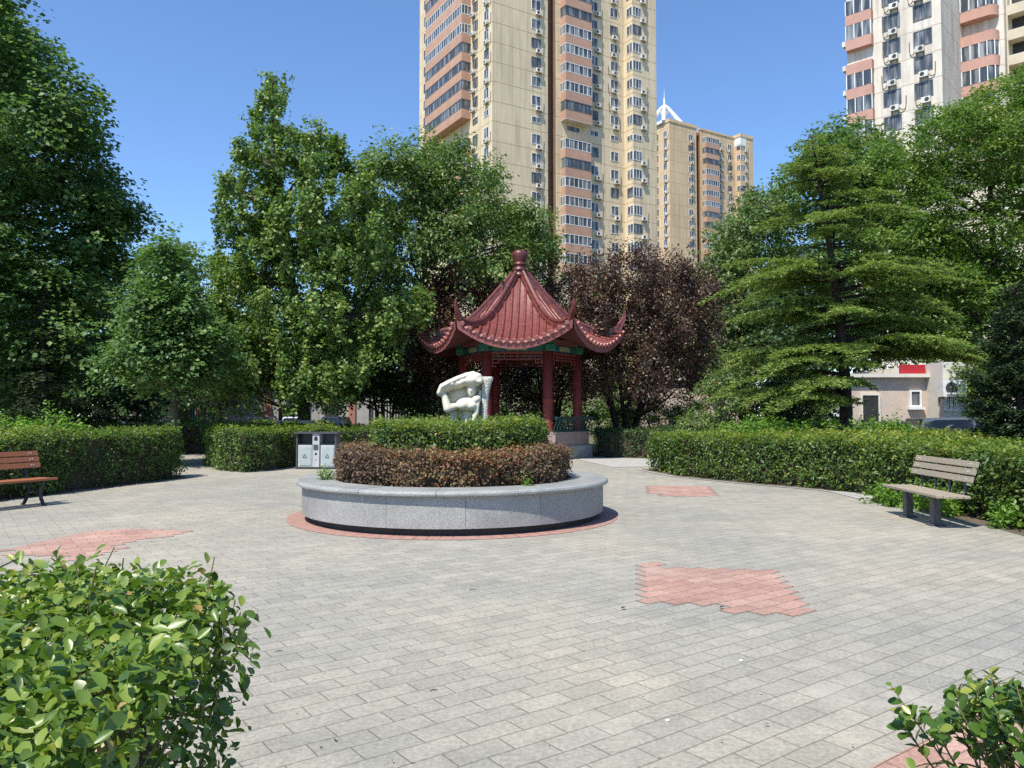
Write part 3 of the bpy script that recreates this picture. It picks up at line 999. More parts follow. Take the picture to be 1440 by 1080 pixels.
red_diamond([(892, 786), (935, 795), (1000, 800), (1078, 804), (1093, 820), (1112, 848), (1140, 871), (1095, 867), (1040, 858), (965, 849), (886, 842), (896, 815)])
red_diamond([(5, 781), (30, 768), (75, 757), (130, 746), (190, 744), (262, 748), (200, 760), (150, 775), (110, 787), (60, 783)])
red_diamond([(903, 683), (988, 684), (1010, 698), (925, 698)])
red_diamond([(1140, 1110), (1190, 1072), (1300, 1045), (1470, 985), (1600, 1010), (1500, 1200)])

# ================================================================== round planter
PC = np.array((-0.875, 11.75))
pl = empty('round_planter', (PC[0], PC[1], 0), 0, 'low round granite planter with an overhanging worn coping in the middle of the paved square', 'planter')
b = MB(); b.lathe([(2.13, 0.0), (2.13, 0.13)], n=96); b.build('plinth', M['plinth'], pl, smooth=False)
nseg = 14
for sidx in range(nseg):   # wall slabs with open joints
    a0, a1 = 2 * PI * sidx / nseg + 0.001 + 0.36, 2 * PI * (sidx + 1) / nseg - 0.001 + 0.36
    vs = []
    dr = random.uniform(-0.003, 0.003)
    for i in range(10):
        a = a0 + (a1 - a0) * i / 9
        vs += [(r * math.cos(a), r * math.sin(a), z) for r, z in ((1.96, 0.10), (2.245 + dr, 0.10), (2.245 + dr, 0.497), (1.96, 0.497))]
    fs = [(i * 4 + q, (i + 1) * 4 + q, (i + 1) * 4 + (q + 1) % 4, i * 4 + (q + 1) % 4) for i in range(9) for q in range(4)] + [(0, 1, 2, 3), (39, 38, 37, 36)]
    b = MB(); b.add(vs, fs); b.build('wall_slab', M['granite'], pl)
for sidx in range(nseg):   # coping slabs with open joints
    b = MB()
    a0, a1 = 2 * PI * sidx / nseg + 0.0016 + 0.2, 2 * PI * (sidx + 1) / nseg - 0.0016 + 0.2
    pr = [(1.77, 0.50), (2.295, 0.50), (2.32, 0.512), (2.325, 0.535), (2.315, 0.558), (2.29, 0.57), (1.77, 0.57)]
    na = 9
    vs = []
    dz = random.uniform(-0.003, 0.003)
    for i in range(na):
        a = a0 + (a1 - a0) * i / (na - 1)
        vs += [(r * math.cos(a), r * math.sin(a), z + dz) for r, z in pr]
    kk = len(pr)
    fs = [(i * kk + q, (i + 1) * kk + q, (i + 1) * kk + (q + 1) % kk, i * kk + (q + 1) % kk) for i in range(na - 1) for q in range(kk)]
    fs += [tuple(range(kk)), tuple(range(na * kk - 1, (na - 1) * kk - 1, -1))]
    b.add(vs, fs)
    b.build('coping_slab', M['granite_top'], pl)
b = MB(); b.lathe([(1.97, 0.35), (1.97, 0.46), (1.0, 0.53), (0, 0.54)], n=48); b.build('planter_soil', M['soil'], pl)
# red ring in the paving round it
b = MB()
nb_ = 92
for i in range(nb_):
    a0, a1 = 2 * PI * i / nb_ + 0.0016, 2 * PI * (i + 1) / nb_ - 0.0016
    b.add([(PC[0] + r * math.cos(a), PC[1] + r * math.sin(a), 0.005) for r, a in ((2.15, a0), (2.46, a0), (2.46, a1), (2.15, a1))], [(0, 1, 2, 3)])
tag(b.build('red_brick_ring', M['ring']), kind='structure')


def circ(r, n=40, c=PC, wob=0.03):
    return [(c[0] + r * (1 + wob * math.sin(3 * 2 * PI * i / n + 1) * 0.5) * math.cos(2 * PI * i / n), c[1] + r * math.sin(2 * PI * i / n)) for i in range(n)]


hedge('barberry_hedge', 'round clipped reddish brown hedge filling the granite planter', 'hedge', circ(1.735), 1.0, 46000, (0.048, 0.026), 'lf_brown', z0=0.53, rough=0.045, core_in=0.16, k=5, spread=0.03, tmean=0.40, top_light=0.14, tops=60, patch=0.15)
hedge('boxwood_hedge', 'taller round clipped bright green hedge around the white statue inside the planter', 'hedge', circ(1.325, 36, PC + np.array((0.06, 0.0))), 1.385, 34000, (0.052, 0.027), 'lf_euonymus', z0=0.53, rough=0.025, core_in=0.14, k=5, spread=0.03, tmean=0.30, top_light=0.30, tops=50)
# weeds on the planter rim
sh_pos = PC + np.array((-1.88, -0.55))
shrub('weed_tuft', 'small weed growing over the left rim of the granite planter', 'weed', sh_pos, [(0, 0, 0.10, 0.10, 0.16, 0.12), (0.05, 0.15, 0.06, 0.1, 0.1, 0.1)], 260, 'lime', z=0.5, smul=0.6, stems=3)
sh_pos = PC + np.array((1.10, -1.52))
shrub('weed_tuft', 'tiny bright weed at the foot of the brown hedge on the planter front right', 'weed', sh_pos, [(0, 0, 0.08, 0.05, 0.05, 0.09)], 90, 'lime', z=0.53, smul=0.5, stems=2)

# ================================================================== statue
def statue():
    root = empty('statue', (PC[0] + 0.19, PC[1] + 0.05, 0.53), 0, 'white stone sculpture of a veiled torso beside a post inside the round green hedge', 'statue')
    # coordinates: x right, y away, z measured above ground
    bm = bmesh.new()

    def ell(c, r, rot=None, sub=3):
        M_ = Matrix.Translation(Vector((c[0], c[1], c[2] - 0.53)))
        if rot: M_ = M_ @ Matrix.Rotation(rot[0], 4, rot[1])
        M_ = M_ @ Matrix.Diagonal((r[0], r[1], r[2], 1))
        bmesh.ops.create_icosphere(bm, subdivisions=sub, radius=1, matrix=M_)

    def cap(a, b_, ra, rb, k=14, sy=1.0):
        for i in range(k):
            t = i / (k - 1)
            c = [a[j] + (b_[j] - a[j]) * t for j in range(3)]
            r = ra + (rb - ra) * t
            ell(c, (r, r * sy, r), sub=2)
    # back slab the veil hangs in front of
    ell((0.07, -0.04, 2.03), (0.165, 0.22, 0.115))
    ell((-0.08, -0.05, 1.995), (0.19, 0.20, 0.075), (-0.40, 'Y'))
    ell((-0.27, -0.06, 1.925), (0.15, 0.17, 0.055), (-0.5, 'Y'))
    # veil: arching canopy from the left curl to the right crown
    path = [(-0.41, -0.05, 1.84), (-0.37, -0.06, 1.93), (-0.26, -0.05, 1.99), (-0.13, -0.04, 2.05), (0.0, -0.02, 2.10), (0.09, 0.0, 2.12), (0.17, 0.0, 2.09), (0.205, 0.0, 2.03)]
    for a, c in zip(path[:-1], path[1:]):
        cap((a[0], a[1] - 0.06, a[2]), (c[0], c[1] - 0.06, c[2]), 0.055, 0.058, 8, 2.6)
    for a, c in zip(path[2:-1], path[3:]):
        cap((a[0], a[1] + 0.06, a[2] - 0.03), (c[0], c[1] + 0.06, c[2] - 0.03), 0.07, 0.07, 6, 1.6)
    # scalloped brim
    for i, (x, z) in enumerate([(-0.30, 1.92), (-0.22, 1.945), (-0.13, 1.96), (-0.05, 1.99), (0.03, 2.0), (0.12, 2.0), (0.185, 1.985)]):
        ell((x, -0.20, z + 0.025), (0.048, 0.045, 0.03), (0.3 * (-1) ** i, 'Y'))
    # curl at the left end
    ell((-0.40, -0.07, 1.84), (0.055, 0.10, 0.04), (0.5, 'Y'))
    ell((-0.37, -0.09, 1.795), (0.045, 0.09, 0.03), (0.4, 'Y'))
    # raised left arm
    cap((-0.345, -0.16, 1.80), (-0.285, -0.19, 1.60), 0.048, 0.068, 12)
    cap((-0.285, -0.19, 1.60), (-0.19, -0.15, 1.63), 0.064, 0.058, 7)
    # torso
    ell((0.0, -0.13, 1.665), (0.17, 0.14, 0.105))
    ell((-0.065, -0.20, 1.645), (0.08, 0.085, 0.07))
    ell((0.075, -0.20, 1.64), (0.08, 0.085, 0.07))
    ell((0.13, -0.13, 1.725), (0.095, 0.10, 0.065), (-0.6, 'Y'))
    ell((0.02, -0.02, 1.48), (0.10, 0.09, 0.18))
    ell((-0.005, -0.16, 1.42), (0.022, 0.03, 0.10))
    cap((0.05, -0.05, 1.72), (0.06, -0.06, 1.82), 0.052, 0.048, 6)
    # face
    ell((0.065, -0.115, 1.88), (0.072, 0.075, 0.092))
    ell((0.063, -0.192, 1.87), (0.012, 0.018, 0.026), (0.0, 'Y'), 2)
    ell((0.064, -0.18, 1.833), (0.026, 0.014, 0.008), None, 2)
    ell((0.035, -0.176, 1.90), (0.02, 0.012, 0.008), None, 2)
    ell((0.095, -0.176, 1.90), (0.02, 0.012, 0.008), None, 2)
    ell((0.064, -0.155, 1.81), (0.034, 0.03, 0.02), None, 2)
    # swirl of hair on the shaded panel
    for k_ in range(5):
        r_ = 0.05 + 0.03 * k_
        for q in range(9):
            a = 2.2 + 1.6 * q / 8
            ell((-0.02 + r_ * 1.35 * math.cos(a), 0.02, 1.83 + r_ * 0.8 * math.sin(a) - 0.02 * k_), (0.02, 0.022, 0.010), (a - PI / 2, 'Y'), 1)
    # drapery ends
    cap((0.175, -0.17, 1.72), (0.14, -0.20, 1.52), 0.032, 0.040, 10)
    cap((0.14, -0.20, 1.52), (0.07, -0.21, 1.38), 0.040, 0.052, 8)
    cap((0.17, -0.07, 1.66), (0.20, -0.05, 1.86), 0.03, 0.03, 10)
    ell((0.0, 0.05, 1.05), (0.24, 0.16, 0.55))
    me = bpy.data.meshes.new('figure')
    bm.to_mesh(me)
    bm.free()
    o = link('figure', me, M['white_stone'], root, True)
    md = o.modifiers.new('union', 'REMESH')
    md.mode = 'VOXEL'
    md.voxel_size = 0.009
    md.use_smooth_shade = True
    sm = o.modifiers.new('smooth', 'SMOOTH')
    sm.factor = 0.5
    sm.iterations = 3
    # rough slab behind the figure, its tan tone put in for the recess shade
    bm = bmesh.new()
    ell((-0.03, 0.08, 1.70), (0.30, 0.11, 0.30))
    ell((-0.13, 0.06, 1.80), (0.23, 0.11, 0.19), (-0.45, 'Y'))
    ell((0.10, 0.10, 1.86), (0.15, 0.11, 0.20))
    ell((-0.02, 0.14, 1.2), (0.24, 0.10, 0.6))
    me = bpy.data.meshes.new('back_slab')
    bm.to_mesh(me)
    bm.free()
    o = link('back_slab', me, M['tan_shade_stone'], root, True)
    md = o.modifiers.new('union', 'REMESH')
    md.mode = 'VOXEL'
    md.voxel_size = 0.012
    md.use_smooth_shade = True
    # chiselled support under the left arm
    b = MB()
    def post(prof, ph, n=10):
        vs = []
        for (cx, cz, hx, hy) in prof:
            for q in range(n):
                a = 2 * PI * q / n + ph
                ex, ey = math.cos(a), math.sin(a)
                sc = 1 / max(abs(ex), abs(ey)) * 0.92
                jit = random.uniform(0.94, 1.06)
                vs.append((cx + hx * ex * sc * jit, -0.03 + hy * ey * sc * jit, cz - 0.53))
        k = len(prof)
        fs = [(i * n + q, i * n + (q + 1) % n, (i + 1) * n + (q + 1) % n, (i + 1) * n + q) for i in range(k - 1) for q in range(n)]
        fs += [tuple(range(n - 1, -1, -1)), tuple(range((k - 1) * n, k * n))]
        b.add(vs, fs)
    post([(-0.19, 0.54, 0.09, 0.09), (-0.195, 1.0, 0.085, 0.085), (-0.20, 1.40, 0.07, 0.075), (-0.205, 1.50, 0.066, 0.07), (-0.20, 1.58, 0.056, 0.066), (-0.20, 1.67, 0.046, 0.06)], 0.2)
    b.build('support', M['rough_stone'], root, smooth=True)
    b = MB()
    post([(0.25, 0.54, 0.07, 0.09), (0.25, 1.2, 0.062, 0.085), (0.258, 1.4, 0.056, 0.08), (0.266, 1.6, 0.054, 0.08), (0.272, 1.8, 0.058, 0.082), (0.285, 1.93, 0.068, 0.088), (0.305, 2.02, 0.082, 0.095), (0.312, 2.045, 0.088, 0.1), (0.312, 2.075, 0.088, 0.1), (0.31, 2.09, 0.075, 0.09)], 0.35, 12)
    b.build('upright_post', M['rough_stone'], root, smooth=True)


statue()

# ================================================================== pavilion
def pavilion():
    cx, cy = 0.28, 27.8
    root = empty('pavilion', (cx, cy, 0), R(-3.5), 'hexagonal red pavilion with upswept glazed tile roof and pot finial behind the planter', 'pavilion')
    hexa = lambda r, off=0.0: [(r * math.cos(PI / 3 * i + off), r * math.sin(PI / 3 * i + off)) for i in range(6)]
    b = MB(); b.prism(hexa(2.62), -0.02, 0.45); b.build('base', M['grey_stone'], root, bevel=0.015)
    b = MB()
    for k in range(2):
        b.box(-0.95, 0.95, -2.27 - 0.35 * (2 - k) , -2.27 - 0.35 * (1 - k) - 0.001, 0.0, 0.16 * (k + 1))
    b.build('steps', M['concrete'], root)
    # columns
    Rc = 2.08
    ch = hexa(Rc)
    cbm = MB(); cbm.lathe([(0.20, 0), (0.215, 0.03), (0.215, 0.10), (0.19, 0.13), (0.172, 0.14), (0.172, 1.55), (0.182, 1.56), (0.182, 1.60), (0.172, 1.61), (0.168, 3.45)], n=20)
    c0 = cbm.build('column', M['column'], root, smooth=True)
    c0.location = (ch[0][0], ch[0][1], 0.45)
    for p in ch[1:]: dup(c0, root, (p[0], p[1], 0.45))
    # bench walls, rail and beams on five sides (front open to the camera side stays open)
    sidesM = []
    for i in range(6):
        a, c = Vector((*ch[i], 0)), Vector((*ch[(i + 1) % 6], 0))
        mid = (a + c) / 2
        ang = math.atan2((c - a).y, (c - a).x)
        sidesM.append((mid, ang, (c - a).length))
    # side whose midpoint is at -Y is index 4
    for i, (mid, ang, L) in enumerate(sidesM):
        rot = Matrix.Rotation(ang, 3, 'Z')
        out = Vector((mid.x, mid.y, 0)).normalized()
        w = L - 0.36
        if i != 4:
            b = MB(); b.cbox(mid + out * 0.16 + Vector((0, 0, 0.45 + 0.21)), (L + 0.30, 0.44, 0.42), rot)
            b.build('bench_wall', M['pink_stone'], root)
            b = MB(); b.cbox(mid + out * 0.14 + Vector((0, 0, 0.45 + 0.45)), (L + 0.32, 0.52, 0.055), rot)
            st = b.build('bench_seat', M['pink_stone'], root)
            # leaning back rail
            b = MB()
            o = mid + out * 0.34
            for zz, oo in ((0.96, 0.0), (1.37, 0.13)):
                b.cbox(o + out * oo + Vector((0, 0, zz)), (L + 0.42 + oo, 0.055, 0.06), rot)
            b.cbox(o + out * 0.15 + Vector((0, 0, 1.425)), (L + 0.60, 0.10, 0.045), rot)
            nb = 13
            ax = Vector((math.cos(ang), math.sin(ang), 0))
            for q in range(nb):
                s = (q / (nb - 1) - 0.5) * (L + 0.34)
                p0 = o + ax * s + Vector((0, 0, 0.97))
                pm = o + ax * s + out * 0.03 + Vector((0, 0, 1.12))
                p1 = o + ax * (s + 0.02) + out * 0.13 + Vector((0, 0, 1.38))
                b.tube([p0, pm, p1], 0.017, 6)
            b.build('bench_back', M['teal_paint'], root)
        # lintel beams
        b = MB(); b.cbox(mid + Vector((0, 0, 3.79)), (w + 0.10, 0.13, 0.24), rot); bm_ = b.build('beam', M['blue_paint'], root)
        b = MB()
        b.cbox(mid + out * 0.068 + Vector((0, 0, 3.795)), (0.72, 0.012, 0.17), rot, bev=0.05)
        b.build('painted_panel', M['cream_panel'], bm_)
        b = MB()
        for s in (-1, 1):
            b.cbox(mid + rot @ Vector((s * (w / 2 - 0.16), 0, 0)) + out * 0.068 + Vector((0, 0, 3.795)), (0.30, 0.014, 0.19), rot)
        b.build('end_panel', M['green_paint'], bm_)
        b = MB(); b.cbox(mid + Vector((0, 0, 3.62)), (w + 0.10, 0.10, 0.07), rot)
        for zz in (3.51, 3.40):
            b.cbox(mid + Vector((0, 0, zz)), (w, 0.04, 0.035), rot)
        for q in range(9):
            s = (q / 8 - 0.5) * (w - 0.05)
            e = abs(q - 4) / 4
            z0_ = 3.40 - (0.26 if q in (0, 8) else 0.12 if q in (1, 7) else 0.0)
            b.cbox(mid + rot @ Vector((s, 0, 0)) + Vector((0, 0, (3.59 + z0_) / 2)), (0.028, 0.04, 3.59 - z0_), rot)
        for s in (-1, 1):
            b.cbox(mid + rot @ Vector((s * (w / 2 - 0.12), 0, 0)) + Vector((0, 0, 3.28)), (0.26, 0.04, 0.03), rot)
            b.cbox(mid + rot @ Vector((s * (w / 2 - 0.07), 0, 0)) + Vector((0, 0, 3.16)), (0.15, 0.04, 0.03), rot)
        b.build('hanging_lattice', M['lattice'], root)
        b = MB(); b.cbox(mid + Vector((0, 0, 4.02)), (L + 0.1, 0.17, 0.20), rot); b.build('plate_beam', M['fascia'], root)
    # bracket blocks over the columns + green corner beams
    for i in range(6):
        a = PI / 3 * i
        d = Vector((math.cos(a), math.sin(a), 0))
        b = MB()
        rot = Matrix.Rotation(a, 3, 'Z')
        b.cbox(d * (Rc + 0.01) + Vector((0, 0, 3.80)), (0.40, 0.40, 0.25), rot, bev=0.03)
        b.cbox(d * (Rc + 0.08) + Vector((0, 0, 4.00)), (0.34, 0.24, 0.14), rot)
        b.build('bracket', M['green_paint'], root)
        b = MB()
        pth = [d * 1.7 + Vector((0, 0, 4.18)), d * 2.6 + Vector((0, 0, 4.25)), d * 3.3 + Vector((0, 0, 4.36)), d * 3.66 + Vector((0, 0, 4.53))]
        side = Vector((-d.y, d.x, 0))
        vs = []
        for p in pth:
            for (sx, sz) in ((-0.085, -0.09), (0.085, -0.09), (0.085, 0.09), (-0.085, 0.09)):
                vs.append(p + side * sx + Vector((0, 0, sz)))
        fs = [(q * 4 + e, q * 4 + (e + 1) % 4, (q + 1) * 4 + (e + 1) % 4, (q + 1) * 4 + e) for q in range(3) for e in range(4)] + [(3, 2, 1, 0), (12, 13, 14, 15)]
        b.add(vs, fs)
        b.build('corner_beam', M['green_paint'], root)
    # roof shape: s from apex 0 to eave 1, t from 0 mid-face to 1 at ridge
    Re, Ra = 3.72, 3.72 * math.cos(PI / 6)
    S = [0, .04, .30, .46, .64, .82, .93, 1.0]
    ZM = [6.70, 6.53, 5.40, 4.82, 4.38, 4.08, 3.96, 3.90]
    ZR = [6.70, 6.55, 5.46, 4.90, 4.52, 4.38, 4.42, 4.58]

    def itp(xs, ys, x):
        # smooth monotone-ish interpolation
        i = min(max(int(np.searchsorted(xs, x)) - 1, 0), len(xs) - 2)
        def sl(j):
            if j == 0: return (ys[1] - ys[0]) / (xs[1] - xs[0])
            if j == len(xs) - 1: return (ys[-1] - ys[-2]) / (xs[-1] - xs[-2])
            return (ys[j + 1] - ys[j - 1]) / (xs[j + 1] - xs[j - 1])
        h = xs[i + 1] - xs[i]
        t = (x - xs[i]) / h
        return ((2 * t ** 3 - 3 * t ** 2 + 1) * ys[i] + (t ** 3 - 2 * t ** 2 + t) * h * sl(i)
                + (-2 * t ** 3 + 3 * t ** 2) * ys[i + 1] + (t ** 3 - t ** 2) * h * sl(i + 1))

    def surf_pt(face, s, cc, dz=0.0):
        """face mid azimuth; cc = chord coordinate along the eave direction (metres)"""
        half = s * Re / 2
        t = min(1.0, abs(cc) / max(half, 1e-4))
        zm, zr = itp(S, ZM, s), itp(S, ZR, s)
        z = zm + (zr - zm) * (t ** 2.1) + dz
        r = s * Ra + 0.0
        r += 0.06 * s * t ** 3
        ca, sa = math.cos(face), math.sin(face)
        return Vector((r * ca - cc * sa, r * sa + cc * ca, z))
    pan, roll = MB(), MB()
    end_sets = []
    fas, sof = MB(), MB()
    for i in range(6):
        face = PI / 3 * i + PI / 6
        ends = MB()
        end_sets.append(ends)
        nS, nC = 18, 16
        vs = []
        for a in range(nS + 1):
            s = 0.03 + 0.97 * a / nS
            for c in range(nC + 1):
                cc = (c / nC * 2 - 1) * s * Re / 2
                vs.append(surf_pt(face, s, cc))
        fs = [(a * (nC + 1) + c, (a + 1) * (nC + 1) + c, (a + 1) * (nC + 1) + c + 1, a * (nC + 1) + c + 1) for a in range(nS) for c in range(nC)]
        pan.add(vs, fs)
        # eave board + soffit
        vs, vs2 = [], []
        for c in range(nC + 1):
            cc = (c / nC * 2 - 1) * Re / 2
            p = surf_pt(face, 1.006, cc)
            q = surf_pt(face, 0.996, cc * 0.995)
            vs += [p + Vector((0, 0, -0.02)), q + Vector((0, 0, -0.27))]
            w_ = surf_pt(face, 0.56, cc * 0.56)
            w_.z = 4.2
            vs2 += [q + Vector((0, 0, -0.27)), w_]
        fas.add(vs, [(2 * c, 2 * c + 1, 2 * c + 3, 2 * c + 2) for c in range(nC)])
        sof.add(vs2, [(2 * c, 2 * c + 1, 2 * c + 3, 2 * c + 2) for c in range(nC)])
        # cover-tile rolls
        nr = 15
        for k in range(nr):
            cc = (k - (nr - 1) / 2) * (Re * 0.965 / nr)
            s0 = abs(cc) / (Re / 2) + 0.045
            if s0 > 0.93: s0 = 0.9
            pts = []
            steps = max(3, int((1 - s0) * 16))
            rads = []
            for q in range(steps + 1):
                s = s0 + (1.012 - s0) * q / steps
                for e_ in ((0, 0.055),) if q == steps else ((0, 0.055), (0.9, 0.049)):
                    ss = s + e_[0] * (1.012 - s0) / steps * 0.98
                    pts.append(surf_pt(face, min(ss, 1.015), cc, 0.028))
                    rads.append(e_[1])
            roll.add(*tube_geo(pts, rads, 7))
            e0 = surf_pt(face, 1.017, cc, 0.018)
            e1 = surf_pt(face, 1.031, cc, 0.010)
            ends.add(*tube_geo([e0, e1], [0.068, 0.066], 10))
            # drip tile between the rolls
            if k < nr - 1:
                c2 = cc + Re * 0.965 / nr / 2
                pp = surf_pt(face, 1.012, c2, -0.0)
                ta = Vector((-math.sin(face), math.cos(face), 0))
                o_ = Vector((math.cos(face), math.sin(face), 0))
                ends.add([pp - ta * 0.07 + o_ * .004, pp + ta * 0.07 + o_ * .004, pp + ta * 0.05 + Vector((0, 0, -0.06)) + o_ * .012, pp + Vector((0, 0, -0.09)) + o_ * .016, pp - ta * 0.05 + Vector((0, 0, -0.06)) + o_ * .012], [(0, 1, 2, 3, 4)])
    rf = pan.build('roof', M['roof_pan'], root, smooth=True)
    roll.build('cover_tile', M['roof'], rf, smooth=True)
    for ends in end_sets: ends.build('tile_end_row', M['tile_end'], rf)
    fas.build('eave_board', M['fascia'], root)
    sof.build('soffit', M['soffit'], root)
    # ridges with upturned horns
    for i in range(6):
        a = PI / 3 * i
        d = Vector((math.cos(a), math.sin(a), 0))
        side = Vector((-d.y, d.x, 0))
        path = []
        for q in range(17):
            s = 0.045 + 0.925 * q / 16
            path.append(d * (s * Re) + Vector((0, 0, itp(S, ZR, s) + 0.05)))
        horn = [(3.70, 4.77), (3.76, 4.89), (3.80, 5.03), (3.81, 5.16), (3.79, 5.26)]
        hp = [d * r + Vector((0, 0, z)) for r, z in horn]
        b = MB()
        full = path + hp
        vs = []
        nF = len(full)
        prof = [(-0.085, -0.06), (-0.085, 0.05), (-0.055, 0.06), (-0.055, 0.12), (-0.075, 0.13), (-0.06, 0.19), (0.0, 0.225), (0.06, 0.19), (0.075, 0.13), (0.055, 0.12), (0.055, 0.06), (0.085, 0.05), (0.085, -0.06)]
        for q, p in enumerate(full):
            tg = (full[min(q + 1, nF - 1)] - full[max(q - 1, 0)]).normalized()
            up = side.cross(tg) * -1
            if up.z < 0 and abs(up.z) > 0.3: up = -up
            k = 1.0 if q < 16 else [0.92, 0.78, 0.64, 0.48, 0.34, 0.2][min(q - 16, 5)]
            for x, z in prof:
                vs.append(p + side * x * (0.6 + 0.4 * k) * (1 if q < 16 else k + 0.15) + up * z * (k if q >= 16 else 1))
        n = len(prof)
        fs = [(q * n + e, q * n + (e + 1) % n, (q + 1) * n + (e + 1) % n, (q + 1) * n + e) for q in range(nF - 1) for e in range(n)]
        fs += [tuple(range(n)), tuple(range(nF * n - 1, (nF - 1) * n - 1, -1))]
        b.add(vs, fs)
        b.build('ridge', M['ridge'], root)
    b = MB()
    b.lathe([(0.0, 6.50), (0.30, 6.50), (0.31, 6.62), (0.24, 6.66), (0.23, 6.72), (0.28, 6.75), (0.28, 6.80), (0.22, 6.84), (0.205, 6.93), (0.25, 6.96), (0.25, 7.0), (0.215, 7.03), (0.225, 7.08), (0.26, 7.18), (0.285, 7.30), (0.285, 7.38), (0.25, 7.46), (0.16, 7.51), (0.05, 7.53), (0, 7.535)], n=24)
    b.build('finial', M['finial'], root, smooth=True)


def tube_geo(pts, rads, n):
    t = MB()
    t.tube(pts, rads, n)
    return t.v, t.f


pavilion()
# ================================================================== benches
def bench(loc, rz, wood, label, style, length=1.75):
    root = empty('park_bench', (loc[0], loc[1], 0), rz, label, 'bench', 'park benches at the edge of the square')
    # local: x along the seat, -y is the front
    n = 5
    dep = 0.44
    sw = dep / n
    for k in range(n):
        y = -dep / 2 + sw * (k + 0.5)
        b = MB(); b.cbox((0, 0, 0), (length, sw - 0.012, 0.038))
        o = b.build('seat_slat', M[wood], root, bevel=0.006)
        o.location = (random.uniform(-.004, .004), y, 0.425 + (0.006 if k == 0 else 0) + random.uniform(-.002, .002))
    for k in range(3):
        b = MB(); b.cbox((0, 0, 0), (length, 0.034, 0.082))
        for s in (-1, 1):
            b.m = 1
            for q in (-0.02, 0.02):
                b.cbox((s * (length / 2 - 0.14) + q, -0.019, 0), (0.018, 0.006, 0.018))
            b.m = 0
        o = b.build('back_slat', [M[wood], M['bolt']], root, bevel=0.005)
        z = 0.655 + 0.098 * k
        o.location = (0, dep / 2 + 0.02 + 0.035 * k, z)
        o.rotation_euler = (R(-17), 0, 0)
    if style == 'plate':
        for s in (-0.42, 0.42):
            b = MB(); b.cbox((s, -0.03, 0.20), (0.12, 0.10, 0.40)); b.cbox((s, -0.03, 0.012), (0.17, 0.20, 0.024))
            b.cbox((s, 0.0, 0.396), (0.09, 0.42, 0.02))
            b.build('leg', M['grey_metal'], root, bevel=0.006)
        for s in (-0.62, -0.2, 0.2, 0.62):
            b = MB()
            b.tube([(s, 0.12, 0.385), (s, 0.235, 0.41), (s, 0.275, 0.50), (s, 0.265, 0.62), (s, 0.285, 0.75), (s, 0.325, 0.88)], 0.018, 8)
            b.build('back_support', M['grey_metal'], root, smooth=True)
    else:
        for s in (-0.62, 0.62):
            b = MB()
            W_ = 0.028
            def strap(pts, w=0.05, t=0.016):
                vs = []
                P_ = [Vector((s, y, z)) for y, z in pts]
                for q, p in enumerate(P_):
                    tg = (P_[min(q + 1, len(P_) - 1)] - P_[max(q - 1, 0)]).normalized()
                    nn = Vector((0, -tg.z, tg.y))
                    for a, c in ((-1, -1), (1, -1), (1, 1), (-1, 1)):
                        vs.append(p + Vector((a * w / 2, 0, 0)) + nn * c * t)
                fs = [(q * 4 + e, q * 4 + (e + 1) % 4, (q + 1) * 4 + (e + 1) % 4, (q + 1) * 4 + e) for q in range(len(P_) - 1) for e in range(4)]
                fs += [(3, 2, 1, 0), tuple(len(P_) * 4 - 4 + e for e in range(4))]
                b.add(vs, fs)
            strap([(-0.27, 0.0), (-0.215, 0.03), (-0.16, 0.12), (-0.13, 0.22), (-0.15, 0.31), (-0.20, 0.39)])
            strap([(0.30, 0.0), (0.25, 0.03), (0.19, 0.12), (0.15, 0.24), (0.16, 0.36), (0.22, 0.50), (0.25, 0.62), (0.29, 0.76), (0.33, 0.90)])
            strap([(-0.22, 0.39), (0.0, 0.385), (0.19, 0.385)])
            strap([(-0.14, 0.20), (0.0, 0.25), (0.16, 0.20)], 0.04, 0.012)
            b.build('leg_frame', M['black_metal'], root, bevel=0.004)
    return root


bench((5.83, 10.95), R(-94), 'grey_wood', 'weathered grey wooden bench on dark grey posts in front of the right hedge', 'plate')
bench((-8.20, 12.30), R(67.6), 'red_wood', 'red brown slatted bench with curved black iron legs by the left hedge', 'iron')

